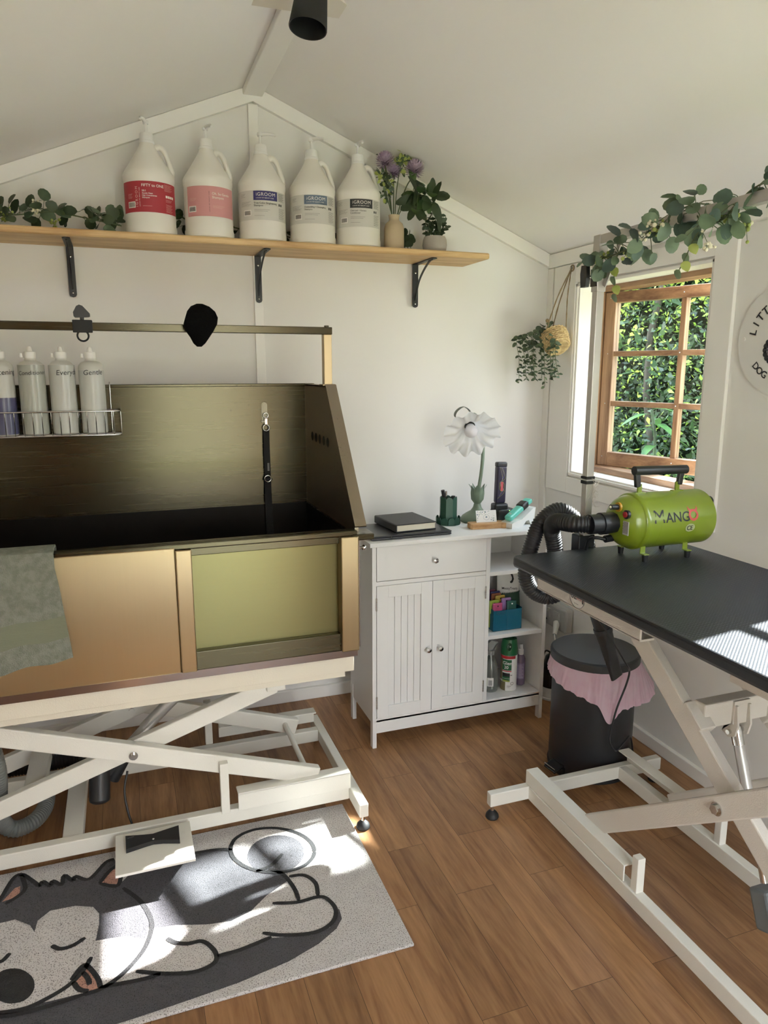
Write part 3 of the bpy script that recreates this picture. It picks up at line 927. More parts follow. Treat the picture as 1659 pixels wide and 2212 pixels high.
# towel over the front rim
TOW = pm('towel_green', '6d7163', .95, col2='7d8174', vs=60, bump=1.0, bs=350)
TOWB = pm('towel_band', '70745f', .9, bump=.5, bs=60, stretch=(1, 1, 14))
b = MB()
prof = [(YF + .074, .93), (YF + .072, .972), (YF + .055, .983), (YF + .01, .985), (YF - .016, .979), (YF - .0195, .94), (YF - .021, .88), (YF - .022, .81), (YF - .021, .75), (YF - .02, .69)]
nx = 26
for off, flip in ((0, 0), (.007, 1)):
    vs = []
    for j, (y, z) in enumerate(prof):
        for i in range(nx + 1):
            u = i / nx
            x = -.56 + u * (.368 if j < 6 else .370 + .006 * (j - 5))
            drop = max(0, j - 4) / 5
            vs.append((x, y - off * (1 if j > 2 else .4) - .004 * math.sin(9 * u + j * .4) * drop, z + off * (.8 if j < 5 else 0) - drop * .045 * (1 - u) + drop * .004 * math.sin(20 * u)))
    w = nx + 1
    for k in range(len(prof) - 1):
        b.add([vs[k * w + i] for i in range(w)] + [vs[(k + 1) * w + i] for i in range(w)], [(i, i + 1, w + i + 1, w + i) for i in range(nx)], 1 if k == 7 else 0, True)
    if flip:
        b.add([vs[k * w + nx] for k in range(len(prof))] + [old[k * w + nx] for k in range(len(prof))], [(k, k + 1, len(prof) + k + 1, len(prof) + k) for k in range(len(prof) - 1)])
        b.add(vs[-w:] + old[-w:], [(i, i + 1, w + i + 1, w + i) for i in range(nx)])
    old = vs
tag(b.build('hand_towel', [TOW, TOWB]), 'sage green towel draped over the front rim of the bath', 'towel')

# wire caddy and the squeeze bottles in it
t = thing('wire_caddy', 'chrome wire basket hung on the back of the bath', 'basket', (-.25, 2.61, 1.235))
b = MB()
cx0, cx1, cy0, cy1, cz0, cz1 = -.56, -.004, 2.563, 2.657, 1.236, 1.314
def rrect(x0, x1, y0, y1, z, r=.02, n=5):
    out = []
    for cx, cy, a in ((x1 - r, y1 - r, 0), (x0 + r, y1 - r, PI / 2), (x0 + r, y0 + r, PI), (x1 - r, y0 + r, 1.5 * PI)):
        out += [(cx + r * math.cos(a + PI / 2 * i / n), cy + r * math.sin(a + PI / 2 * i / n), z) for i in range(n + 1)]
    return out
b.tube(rrect(cx0, cx1, cy0, cy1, cz1), .0026, 8, closed=True)
b.tube(rrect(cx0, cx1, cy0, cy1, cz0), .0022, 8, closed=True)
k = int((cx1 - cx0 - .04) / .0268)
for i in range(k + 1):
    x = cx1 - .024 - i * .0268
    b.tube([(x, cy0, cz1), (x, cy0, cz0), (x, cy1, cz0), (x, cy1, cz1)], .0015, 6)
for y in (cy0 + .03, cy0 + .055):
    b.tube([(cx1, y, cz1), (cx1, y, cz0), (cx0, y, cz0), (cx0, y, cz1)], .0018, 6)
for x in (-.034, -.53):
    b.tube(smoothpath([(x, cy1, cz0), (x, cy1, 1.32), (x, cy1 + .002, 1.398), (x, cy1 + .012, 1.4035), (x, cy1 + .045, 1.4035), (x, cy1 + .049, 1.385)], 4), .002, 6)
b.build('wire_frame', CHROME, t)
HDPE = pm('squeeze_bottle', 'd4d2c8', .35, trans=.25, var=.02)
FLUID = {'clear': pm('shampoo_clear', 'b9bab3', .3, var=.04), 'green': pm('shampoo_pale', 'a5a79c', .3, var=.04), 'violet': pm('shampoo_violet', '4a4a68', .3, var=.06)}
INK = pm('marker_ink', '17181a', .6)
for x, fluid, lv, word, tx, lab in ((-.087, 'clear', .205, 'Gentle', -.026, 'squeeze bottle marked Gentle, rightmost in the wire basket'),
                                    (-.176, 'clear', .222, 'Everyday', -.018, 'squeeze bottle marked Everyday, in the wire basket'),
                                    (-.266, 'green', .222, 'Conditioner', -.043, 'squeeze bottle marked Conditioner, in the wire basket'),
                                    (-.356, 'violet', .12, 'Whitening', -.046, 'squeeze bottle half full of violet liquid in the wire basket')):
    z = 1.2405
    y = 2.609
    t = thing('squeeze_bottle', lab, 'bottle', (x, y, z), 'squeeze bottles in the wire basket')
    r = .0395
    b = MB()
    b.lathe([(.0001, 0), (r - .003, 0), (r, .004), (r, .214), (r - .002, .222), (r - .010, .231), (.0185, .236), (.0165, .240), (.0165, .2435)], (x, y, z), n=32)
    m = MB()
    m.lathe([(r + .0004, .004), (r + .0004, lv)], (x, y, z), n=32)
    ph = -math.atan2(x, y)
    b.build('bottle_body', HDPE, t)
    m.build('liquid', FLUID[fluid], t)
    wl = MB()
    wl.text(word, .0185 if word == 'Conditioner' else .023, lambda a, c: V((x + (r + .0012) * math.sin(ph + (a + tx) / r), y - (r + .0012) * math.cos(ph + (a + tx) / r), z + .190 + c + .12 * a * .3)), 0, shear=.12)
    wl.build('handwriting', INK, t)
    cp = MB().lathe([(.0175, .2435), (.0175, .262), (.0165, .2635), (.0085, .2645), (.0068, .276), (.0045, .280), (.0001, .280)], (x, y, z), n=24).build('cap', WHITE, t)
    o = MB()
    o.lathe([(.0055, 0), (.004, .013), (.0001, .013)], (x - .026, y - .002, z + .246), n=12)
    o.tube([(x - .026, y - .002, z + .248), (x - .02, y, z + .2445), (x - .012, y, z + .2445)], .0012, 5)
    o.build('tip_cover', WHITE, cp)
# ------------------------------------------------------------------ the long shelf and what stands on it
SZ = 1.906
b = MB()
b.box(-.78, 1.43, 2.716, BW, 1.882, SZ, .008, seg=4)
tag(b.build('wall_shelf', PINE), 'long pine shelf across the back wall', 'shelf')
for x, lab in ((-.138, 'black metal bracket under the shelf above the triangular clamp'), (.537, 'black metal bracket under the middle of the pine shelf'), (1.2, 'black metal bracket under the right end of the pine shelf')):
    t = thing('shelf_bracket', lab, 'bracket', (x, BW, 1.88), 'shelf brackets')
    b = MB()
    b.prism([(x - .0125, BW - .0145, 1.881), (x + .0125, BW - .0145, 1.881), (x + .0125, BW - .0145, 1.715), (x + .009, BW - .0145, 1.708), (x, BW - .0145, 1.705), (x - .009, BW - .0145, 1.708), (x - .0125, BW - .0145, 1.715)], (0, -.004, 0))
    b.box(x - .0125, x + .0125, 2.748, BW - .015, 1.8775, 1.8815)
    b.prism([(x - .012, 2.75, 1.8815), (x + .012, 2.75, 1.8815), (x + .006, 2.742, 1.8815), (x - .006, 2.742, 1.8815)], (0, 0, -.004))
    b.build('plate', BLACK, t)
    b = MB()
    arc = smoothpath([(x, 2.765, 1.879), (x, 2.80, 1.872), (x, 2.86, 1.842), (x, 2.91, 1.80), (x, BW - .02, 1.735)], 5)
    for p, q in zip(arc, arc[1:]):
        b.bar(p, q + (q - p) * .05, .008, .005, (1, 0, 0))
    b.build('brace', BLACK, t)
    MB().ball((x, BW - .019, 1.846), .0042, nu=10, nv=6, sc=(1, .4, 1)).build('screw', CHROME, t)
    MB().ball((x, BW - .019, 1.72), .003, nu=10, nv=6, sc=(1, .4, 1)).build('screw', CHROME, t)

JUG = pm('jug_hdpe', 'e6e1d6', .4, var=.015, sub=.0)
PAPER = pm('label_paper', 'c9c5bb', .5, var=.02)
LW_ = pm('label_white', 'e9e4dc', .6)
LBK = pm('label_black', '1b1b1c', .6)
LGR = pm('label_grey_print', '6f6d69', .6)
def jug(x, y, lab, band, kind, rot, bcol=None):
    R = .0855
    z = SZ + .0005
    t = thing('shampoo_jug', lab, 'jug', (x, y, z), 'shampoo jugs on the pine shelf')
    b = MB()
    b.lathe([(.0001, 0), (R - .004, 0), (R + .0015, .004), (R + .0015, .026), (R - .001, .031), (R - .001, .178), (R + .001, .184), (R + .001, .197), (R - .004, .208), (R - .016, .226), (R - .034, .253), (R - .05, .279), (.026, .297), (.024, .306)], (x, y, z), n=40)
    b.build('jug_body', JUG, t)
    hx = smoothpath([(x + .024, y, z + .290), (x + .040, y, z + .296), (x + .056, y, z + .284), (x + .069, y, z + .250), (x + .078, y, z + .215), (x + .070, y, z + .198)], 6)
    MB().tube(hx, .009, 12, rad=[.0085 + .0035 * abs(i / 15 - 1) for i in range(len(hx))]).build('jug_handle', JUG, t)
    c = MB().lathe([(.0225, .303), (.0255, .304), (.0255, .310), (.0235, .312), (.0225, .334), (.021, .337), (.009, .338), (.0085, .342), (.0001, .342)], (x, y, z), n=30).build('cap', WHITEM, t)
    p = MB()
    p.cyl((x, y, z + .340), (x, y, z + .368), .0048)
    ca, sa = math.cos(rot), math.sin(rot)
    D, S = V((ca, sa, 0)), V((-sa, ca, 0))
    o = V((x, y, z + .37))
    p.lathe([(.0001, .0), (.0095, 0), (.011, .006), (.009, .012), (.0001, .013)], o - V((0, 0, .002)), n=18)
    p.tube([o + V((0, 0, .005)), o + D * .03 + V((0, 0, .0055)), o + D * .052 + V((0, 0, .002)), o + D * .056 - V((0, 0, .003))], .005, 10, rad=[.0075, .0058, .0048, .0042])
    p.build('pump', WHITEM, t)
    lb = MB()
    ph = -math.atan2(x, y)
    def F(r0, u0, v0):
        return lambda a, c: V((x + r0 * math.sin(ph + (a + u0) / R), y - r0 * math.cos(ph + (a + u0) / R), z + v0 + c))
    def patch(u0, u1, v0, v1, mat, lift=0.0):
        n = max(2, int((u1 - u0) / .008))
        f = F(R + .0006 + lift, 0, 0)
        lb.add([f(u0 + (u1 - u0) * i / n, v) for v in (v0, v1) for i in range(n + 1)], [(i, i + 1, n + 2 + i, n + 1 + i) for i in range(n)], mat, True)
    T1 = lambda s, u, v, h, mat, **k: lb.text(s, h, F(R + .0016, u, v), mat, **k)
    v0, v1 = .067, .166
    def barcode(u, v, mat=2, bg=1):
        patch(u - .003, u + .028, v - .003, v + .017, bg, .0004)
        for k in range(12):
            patch(u + k * .0021, u + k * .0021 + (.0014 if k % 3 else .0007), v, v + .014, mat, .0008)
    def fine(u, v, w, n, mat, h=.0007, gap=.0034):
        for k in range(n):
            patch(u, u + w * (1 - .25 * ((k * 7) % 3) / 2), v - k * gap, v - k * gap + h, mat, .0006)
    if kind == 'red':
        patch(-.112, .112, v0, v1, 0)
        T1('FIFTY to ONE', -.026, .148, .0125, 1, bold=.01)
        T1('50:1', -.025, .132, .0082, 1, bold=.015)
        for k, s in enumerate(('Gentle Clean', 'High Concentrate', 'Shampoo')):
            T1(s, -.025, .1245 - k * .0068, .0066, 1, bold=.012)
        fine(.051, .160, .036, 9, 3, .0005, .0026)
        for k in range(4):
            patch(.055 + k * .0098, .063 + k * .0098, .118, .126, 1, .0006)
        fine(.055, .112, .03, 3, 3)
        fine(.055, .096, .03, 8, 3)
        fine(-.024, .086, .03, 1, 3)
        lb.text('LUXURY PET BEAUTY CARE', .0042, lambda a, c: F(R + .0016, -.032 - c, .084 + a)(0, 0), 1, space=1.2)
        lb.text('iGROOM', .0125, lambda a, c: F(R + .0016, -.040 - c, .083 + a)(0, 0), 3, space=1.5)
        barcode(-.078, .084)
        fine(-.08, .125, .02, 5, 3)
    elif kind == 'pink':
        patch(-.082, .112, v0, v1, 0)
        T1('Oh, So Gentle', .013, .138, .0115, 1, bold=.008)
        T1('Shampoo', .013, .126, .0115, 1, bold=.008)
        lb.text('LUXURY PET BEAUTY CARE', .0046, lambda a, c: F(R + .0016, .005 - c, .080 + a)(0, 0), 2, space=1.25)
        barcode(-.072, .084)
        fine(.015, .102, .045, 3, 3, .0006)
        fine(-.07, .125, .03, 3, 3)
    else:
        patch(-.112, .112, v0, v1, 0)
        patch(-.030, .058, .133, .1645, 4, .0004)
        T1('iGROOM', -.021, .1475, .0165, 1, space=1.12)
        T1('LUXURY PET BEAUTY CARE', -.021, .139, .0052, 1)
        w = {'true': ('True Color Brightening', 'Shampoo'), 'shed': ('Deshedding + Detangling', 'Shampoo'), 'char': ('Charcoal + Keratin', 'Conditioner')}[kind]
        T1(w[0], -.029, .121, .0088 if kind == 'true' else .0078, 2, bold=.012)
        T1(w[1], -.029, .1125, .0088 if kind == 'true' else .0078, 2, bold=.012)
        fine(-.028, .101, .055, 2, 3, .0009, .005)
        fine(-.028, .081, .036, 1, 3, .0008)
        fine(-.085, .155, .022, 4, 3)
        fine(-.085, .128, .045, 5, 3)
        barcode(-.068, .084)
        fine(.063, .16, .03, 10, 2, .0009, .0028)
        for k in range(2):
            patch(.064 + k * .009, .070 + k * .009, .118, .126, 2, .0005)
        fine(.064, .11, .03, 12, 2, .0007, .0032)
    lb.build('label', [band, LW_, LBK, LGR if kind not in ('red', 'pink') else pm('label_soft', 'e0b8ae', .6), bcol or LBK], t)
RED = pm('label_red', 'a3232f', .5, var=.03)
PNK = pm('label_pink', 'cf8d8b', .5, var=.03)
jug(.141, 2.806, 'white jug with red FIFTY to ONE label, leftmost on shelf', RED, 'red', -1.9)
jug(.341, 2.806, 'white jug with plain pink label on shelf', PNK, 'pink', -1.3)
jug(.534, 2.806, 'white jug with navy blue iGROOM label on shelf', PAPER, 'true', -.35, pm('label_navy', '2f2a66', .5))
jug(.724, 2.806, 'white jug with grey blue iGROOM label on shelf', PAPER, 'shed', -.8, pm('label_slate', '5c6c80', .5))
jug(.904, 2.806, 'white jug with black iGROOM label, rightmost on shelf', PAPER, 'char', -1.55, pm('label_charcoal', '2b2b2d', .5))

EUC = leafmat('eucalyptus_leaf', '3d5038', '5e7354', .15)
EUCD = leafmat('eucalyptus_dark', '26351f', '3c4d30', .12)
LIME = leafmat('lime_sprig', '93a148', 'b8c36a', .25)
CREAM = pm('cream_petal', 'd9d2b4', .7, var=.08)
STEMM = pm('stem_green', '4d5a38', .7, var=.15)
def garland(name, label, path, n, L, rnd, mats, spread=.03, fl=True, hang=0.0, up=0.0, every=.012, group=None):
    """Strand of round leaves, with clusters of pale buds."""
    P = resample(smoothpath(path, 10), every)
    t = thing(name, label, 'garland', P[0], group)
    s, lf, bd = MB(), MB(), MB()
    s.tube(P, .0022, 6)
    for i in range(n):
        p = rnd.choice(P)
        a = rnd.uniform(0, 2 * PI)
        d = V((rnd.gauss(0, 1), rnd.gauss(0, 1), rnd.gauss(up - hang, .8))).normalized()
        q = p + d * rnd.uniform(.3, 1) * spread
        s.tube([p, (p + q) / 2 + V((0, 0, .004)), q], .0011, 5)
        l = L * rnd.uniform(.7, 1.15)
        lf.leaf(q, d + V((rnd.gauss(0, .4), rnd.gauss(0, .4), rnd.gauss(-.2, .4))), (rnd.gauss(-.3, .6), rnd.gauss(-1, .6), rnd.gauss(.5, .6)), l, l * rnd.uniform(.75, .95), 0 if rnd.random() < .65 else 1, .2)
    if fl:
        for i in range(max(2, n // 12)):
            p = rnd.choice(P) + V((rnd.uniform(-1, 1), rnd.uniform(-1, .2), rnd.uniform(-1, .6) - hang)) * spread * .9
            bd = MB()
            for k in range(10):
                q = p + V((rnd.gauss(0, .011), rnd.gauss(0, .009), rnd.gauss(0, .011)))
                bd.ball(q, rnd.uniform(.003, .006), 0 if i % 2 else 1, 8, 6)
                s.tube([p, q], .0007, 4)
            bd.build('bud_cluster', [CREAM, LIME], t)
    s.build('vine', STEMM, t)
    lf.build('foliage', mats, t)
    return t
garland('leaf_garland', 'artificial eucalyptus garland lying on the left end of shelf', [(-.60, 2.83, SZ + .03), (-.42, 2.83, SZ + .035), (-.28, 2.82, SZ + .05), (-.17, 2.82, SZ + .065), (-.06, 2.82, SZ + .05), (.045, 2.80, SZ + .03)], 92, .046, random.Random(11), [EUCD, EUC], .038, up=.5)
garland('leaf_garland', 'dark leaves of a garland showing between the jugs on shelf', [(.23, 2.90, SZ + .05), (.236, 2.905, SZ + .1), (.33, 2.93, SZ + .06), (.437, 2.91, SZ + .07), (.53, 2.925, SZ + .05), (.628, 2.91, SZ + .05), (.72, 2.925, SZ + .04), (.814, 2.915, SZ + .05), (.905, 2.925, SZ + .03), (1.0, 2.915, SZ + .03)], 60, .036, random.Random(5), [EUCD, EUCD], .018, fl=False)
t = thing('leafy_sprig', 'dark round leafed sprig behind the vase on the shelf', 'sprig', (1.12, 2.87, SZ))
s, lf = MB(), MB()
rnd = random.Random(21)
for k in range(3):
    s.tube(smoothpath([(1.125 + .015 * k, 2.87, SZ + .002), (1.12 + .012 * k, 2.865, SZ + .04), (1.112 + .02 * k, 2.86, SZ + .085 - .02 * k)], 5), .0015, 5)
for k in range(16):
    lf.leaf((1.115 + rnd.uniform(-.012, .03), 2.865 + rnd.uniform(-.02, .01), SZ + .02 + rnd.random() * .055), (rnd.gauss(0, 1), -.3, rnd.gauss(.1, .6)), (rnd.gauss(0, .4), -1, .3), .03, .028, 0, .1)
s.build('stem', STEMM, t)
lf.build('foliage', EUCD, t)

VASE = pm('vase_ceramic', 'b9a384', .6, var=.03, bump=.1, bs=200)
b = MB()
b.lathe([(.0001, 0), (.036, 0), (.039, .004), (.0395, .03), (.0385, .085), (.034, .1), (.022, .11), (.0195, .116), (.0205, .125), (.0225, .132), (.0205, .132), (.0175, .118), (.02, .108), (.0001, .02)], (1.05, 2.80, SZ + .0005), n=36)
tag(b.build('bud_vase', VASE), 'beige ceramic bottle vase on the shelf holding flowers', 'vase')
MAUVE = pm('mauve_petal', '8d7590', .7, col2='b9a3b8', vs=40)
MAUVED = pm('mauve_heart', '5c4460', .8, var=.15)
def mum(c, r, lab, foot):
    t = thing('purple_flower', lab, 'flower', foot, 'purple flowers in the beige vase')
    MB().tube(smoothpath([foot, (V(foot) + V(c)) / 2 + V((0, 0, .02)), V(c) - V((0, 0, r * .4))], 6), .0022, 6).build('stem', STEMM, t)
    p = MB()
    p.ball(c, r * .45, 1, 12, 8)
    for k in range(150):
        zz = 1 - 2 * (k + .5) / 150
        a = k * 2.39996
        rr = math.sqrt(1 - zz * zz)
        d = V((rr * math.cos(a), rr * math.sin(a), zz * .85))
        q = V(c) + d * r * .3
        p.leaf(q, d, V((0, 0, 1)) + d * .2, r * .72, r * .2, 0, -.5)
    p.build('bloom', [MAUVE, MAUVED], t)
mum((1.0, 2.765, 2.222), .036, 'purple chrysanthemum nearest the jugs in the vase', (1.043, 2.80, 2.02))
mum((1.052, 2.81, 2.20), .030, 'small purple chrysanthemum in the middle of the vase', (1.05, 2.806, 2.02))
mum((1.128, 2.785, 2.208), .039, 'large purple chrysanthemum on right of the vase', (1.057, 2.80, 2.02))
def spray(name, lab, foot, path, tips, n, L, W, mats, rnd, cat='foliage', grp=None, spread=.03):
    t = thing(name, lab, cat, foot, grp)
    s, lf = MB(), MB()
    P = smoothpath([foot] + path, 8)
    s.tube(P, .0018, 6)
    for tp in tips:
        P2 = smoothpath([P[len(P) // 2], (P[len(P) // 2] + V(tp)) / 2 + V((0, 0, .01)), tp], 5)
        s.tube(P2, .0013, 5)
        P = P + P2[3:]
    k0 = len(P) // 3
    for i in range(n):
        p = P[rnd.randrange(k0, len(P))]
        d = V((rnd.gauss(0, 1), rnd.gauss(-.2, .7), rnd.gauss(.1, .8))).normalized()
        lf.leaf(p + d * rnd.uniform(0, spread), d, (rnd.gauss(0, .5), -1, rnd.gauss(.6, .5)), L * rnd.uniform(.7, 1.2), W * rnd.uniform(.8, 1.2), rnd.randrange(len(mats)), .4)
    s.build('stem', STEMM, t)
    lf.build('foliage', mats, t)
    return t
spray('green_sprig', 'lime tipped leafy sprig leaning left out of the vase', (1.046, 2.797, 2.02), [(1.02, 2.79, 2.09), (1.0, 2.775, 2.15)], [(.99, 2.77, 2.10), (1.03, 2.78, 2.16), (.985, 2.77, 2.165)], 70, .02, .013, [EUCD, LIME, EUC], random.Random(2), 'sprig', 'leafy sprigs in the vase', .022)
spray('green_sprig', 'tall lime topped sprig standing upright above the purple flowers', (1.054, 2.803, 2.02), [(1.06, 2.80, 2.13), (1.08, 2.80, 2.235), (1.098, 2.80, 2.27)], [(1.07, 2.8, 2.24), (1.11, 2.8, 2.25)], 75, .018, .013, [EUC, LIME, LIME], random.Random(8), 'sprig', 'leafy sprigs in the vase', .02)
spray('green_sprig', 'thin dark twig sticking up behind the left purple flower', (1.048, 2.81, 2.02), [(1.03, 2.82, 2.14), (1.018, 2.83, 2.255)], [(1.0, 2.83, 2.262)], 26, .014, .008, [EUCD], random.Random(4), 'sprig', 'leafy sprigs in the vase', .008)
spray('magnolia_branch', 'branch of large dark green leaves leaning right from the vase', (1.056, 2.796, 2.02), [(1.09, 2.78, 2.08), (1.14, 2.775, 2.11), (1.2, 2.775, 2.10)], [(1.13, 2.77, 2.16), (1.13, 2.765, 2.05), (1.21, 2.77, 2.07)], 36, .068, .036, [EUCD, EUCD, leafmat('magnolia_leaf', '37502a', '4b6737', .15)], random.Random(6), 'branch', None, .025)
t = thing('potted_plant', 'small round grey pot with dark leafy plant, right end of shelf', 'plant', (1.224, 2.80, SZ))
b = MB()
b.lathe([(.0001, .0005), (.038, .0005), (.046, .012), (.0495, .03), (.047, .05), (.042, .062), (.039, .062), (.041, .05), (.0001, .045)], (1.224, 2.80, SZ), n=32)
b.build('pot', pm('pot_concrete', 'a8a096', .8, var=.06, bump=.2, bs=150), t)
s, lf = MB(), MB()
rnd = random.Random(14)
for k in range(9):
    a = k * .75
    top = V((1.224 + .045 * math.cos(a), 2.80 + .03 * math.sin(a), SZ + rnd.uniform(.09, .16)))
    P = smoothpath([(1.224 + .015 * math.cos(a), 2.80 + .015 * math.sin(a), SZ + .045), (1.224 + .03 * math.cos(a), 2.8 + .02 * math.sin(a), SZ + .08), top], 6)
    s.tube(P, .0013, 5)
    for p in P[4:]:
        d = V((rnd.gauss(0, 1), rnd.gauss(-.3, .6), rnd.gauss(.2, .5)))
        lf.leaf(p, d, (rnd.gauss(0, .4), -1, .7), .024, .015, 0, .3)
s.build('stem', STEMM, t)
lf.build('foliage', leafmat('dark_small_leaf', '2a3a22', '40523a', .12), t)

# ------------------------------------------------------------------ the white cabinet
CX0, CX1, CYF, CYB, CT = .832, 1.588, 2.44, 2.725, .823
DV = 1.316
t = thing('storage_cabinet', 'white cabinet with drawer, two doors and open side shelves', 'cabinet', (1.2, 2.58, 0))
MB().box(CX0 - .012, CX1 + .005, CYF - .012, CYB, CT - .016, CT, .002).build('cabinet_top', CABW, t)
for x0 in (CX0, CX1 - .016):
    b = MB()
    b.box(x0, x0 + .016, CYF + .026, CYB - .026, .16, CT - .016)
    b.box(x0, x0 + .016, CYF, CYF + .027, 0, CT - .016, .001)
    b.box(x0, x0 + .016, CYB - .027, CYB, 0, CT - .016, .001)
    b.box(x0 + .002, x0 + .014, CYF + .026, CYB - .026, .10, .162)
    b.build('side_panel', CABW, t)
b = MB()
b.box(CX0 + .015, CX1 - .016, CYB - .008, CYB - .002, .115, CT - .016)
b.build('back_panel', CABW, t)
b = MB()
b.box(DV - .010, DV + .008, CYF + .002, CYB - .008, .115, CT - .016, .001)
b.build('divider', CABW, t)
b = MB()
b.box(CX0 + .014, CX1 - .016, CYF + .003, CYF + .02, .06, .115, .001)
b.build('plinth', CABW, t)
for x0, x1, z in ((DV + .008, CX1 - .016, .656), (DV + .008, CX1 - .016, .39), (CX0 + .015, CX1 - .016, .115), (CX0 + .015, DV - .01, .664)):
    MB().box(x0, x1, CYF + .003, CYB - .008, z - .009, z + .007, .001).build('shelf_board', CABW, t)
d = MB().box(CX0 + .018, DV - .012, CYF - .001, CYF + .017, .674, .805, .0015).build('drawer', CABW, t)
def knob(x, z, par):
    MB().lathe([(.0001, 0), (.006, 0), (.0045, .004), (.004, .009), (.0095, .013), (.0115, .018), (.0095, .023), (.0001, .025)], (x, CYF - .001, z), (0, -1, 0), 24).build('knob', CHROME, par)
knob(1.081, .739, d)
xm = 1.077
for x0, x1, kx, hx in ((CX0 + .018, xm - .001, 1.056, CX0 + .016), (xm + .001, DV - .012, 1.1065, DV - .012)):
    b = MB()
    z0, z1, fr = .124, .654, .046
    b.box(x0, x0 + fr, CYF - .001, CYF + .017, z0, z1, .001)
    b.box(x1 - fr, x1, CYF - .001, CYF + .017, z0, z1, .001)
    b.box(x0 + fr, x1 - fr, CYF - .001, CYF + .017, z0, z0 + .046, .001)
    b.box(x0 + fr, x1 - fr, CYF - .001, CYF + .017, z1 - .046, z1, .001)
    n = 5
    w = (x1 - x0 - 2 * fr) / n
    for k in range(n):
        b.box(x0 + fr + k * w + .0006, x0 + fr + (k + 1) * w - .0006, CYF + .005, CYF + .012, z0 + .046, z1 - .046, .0012)
    b.box(x0 + fr, x1 - fr, CYF + .011, CYF + .014, z0 + .04, z1 - .04)
    dd = b.build('cabinet_door', CABW, t)
    knob(kx, .383, dd)
    for z in (.19, .585):
        h = MB().cyl((hx, CYF - .003, z - .025), (hx, CYF - .003, z + .025), .003, n=10)
        for k in range(-2, 3):
            h.cyl((hx, CYF - .003, z + k * .01 - .001), (hx, CYF - .003, z + k * .01 + .001), .0036, n=10)
        h.build('hinge', CHROME, dd)

# on the cabinet
Z = CT + .0005
def rot2(c, a): return Matrix.Translation(c) @ Matrix.Rotation(a, 4, 'Z')
t = thing('laptop', 'closed dark grey laptop lying under the black notebook', 'laptop', (1.01, 2.57, Z))
M = rot2((1.0, 2.575, Z), .02)
MB(M).box(-.165, .165, -.11, .115, .001, .010, .004).build('laptop_base', pm('laptop_shell', '3c3d41', .35, .4, var=.05), t)
b = MB(M)
b.box(-.165, .165, -.11, .115, .0105, .0165, .003)
b.build('laptop_lid', pm('laptop_lid', '2f3034', .35, .4, var=.05), t)
b = MB(M)
b.box(-.09, -.083, -.1112, -.1105, .002, .016)
b.box(.05, .09, -.1112, -.1105, .009, .012)
b.build('laptop_clasp', BLACK, t)
t = thing('notebook', 'thick black notebook with white pages lying on the laptop', 'notebook', (1.03, 2.60, Z + .017))
M = rot2((1.025, 2.60, Z + .0175), .08)
b = MB(M)
b.box(-.085, .085, -.10, .105, 0, .004, .0015)
b.box(-.085, .085, -.10, .105, .026, .0305, .0015)
b.box(-.088, -.081, -.10, .105, .001, .0295, .003)
b.build('notebook_cover', pm('black_leatherette', '1a1a1d', .5, var=.1, bump=.2, bs=300), t)
b = MB(M)
for k in range(8):
    b.box(-.081, .081, -.097, .102, .0042 + k * .0027, .0067 + k * .0027)
b.build('pages', pm('paper_pages', 'd8d2c0', .8, var=.04), t)

DGREEN = pm('green_tin', '24483a', .4, var=.06, metal=.2)
t = thing('pen_pot', 'dark green scalloped metal pot for pens on the cabinet', 'pen pot', (1.237, 2.655, Z))
px, py = 1.237, 2.655
b = MB()
for k in range(8):
    a0, a1 = 2 * PI * k / 8 + .1, 2 * PI * (k + 1) / 8 + .1
    r = .0365
    am = (a0 + a1) / 2
    A, B_ = V((px + r * math.cos(a0), py + r * math.sin(a0), Z + .004)), V((px + r * math.cos(a1), py + r * math.sin(a1), Z + .004))
    pts = [A, B_, B_ + V((0, 0, .098))] + [A.lerp(B_, .5 + .5 * math.cos(PI * j / 8)) + V((0, 0, .098 + .012 * math.sin(PI * j / 8))) for j in range(1, 8)] + [A + V((0, 0, .098))]
    b.prism(pts, V((-math.cos(am), -math.sin(am), 0)) * .0016)
b.lathe([(.0001, .0), (.036, 0), (.036, .004), (.0001, .004)], (px, py, Z))
b.build('pot_wall', DGREEN, t)
b = MB()
for k in range(11):
    a = 2 * PI * k / 11
    c = V((px + .0485 * math.cos(a), py + .0485 * math.sin(a), Z + .016))
    w = V((-math.sin(a), math.cos(a), 0))
    pts = [c - w * .013 - V((0, 0, .0155))] + [c + w * .013 * -math.cos(PI * j / 8) + V((0, 0, .004 + .012 * math.sin(PI * j / 8))) for j in range(9)] + [c + w * .013 - V((0, 0, .0155))]
    b.prism(pts, V((math.cos(a), math.sin(a), 0)) * .0014)
b.lathe([(.036, .0005), (.0485, .0005), (.0485, .002), (.036, .002)], (px, py, Z))
b.build('scalloped_saucer', DGREEN, t)
def pen(name, lab, p, q, r, m, capm=None, clip=True):
    t = thing(name, lab, 'pen', p, 'pens in the green pot')
    p, q = V(p), V(q)
    MB().cyl(p, p.lerp(q, .72), r).build('barrel', m, t)
    b = MB().cyl(p.lerp(q, .72), q, r * 1.12, r * 1.0)
    if clip:
        b.bar(p.lerp(q, .76) + V((0, -r * 1.3, 0)), q + V((0, -r * 1.3, 0)), r * .6, r * .3, (0, 1, 0))
    b.build('pen_cap', capm or m, t)
pen('marker_pen', 'thick black marker leaning left in the green pot', (1.245, 2.662, Z + .006), (1.209, 2.652, Z + .142), .0075, BLACK)
pen('ballpoint_pen', 'slim silver tipped pen standing in the green pot', (1.232, 2.66, Z + .006), (1.224, 2.65, Z + .138), .004, BLACK, CHROME)
pen('ballpoint_pen', 'short dark pen leaning right in the green pot', (1.25, 2.645, Z + .006), (1.255, 2.643, Z + .118), .006, BLACKM, BLACK)

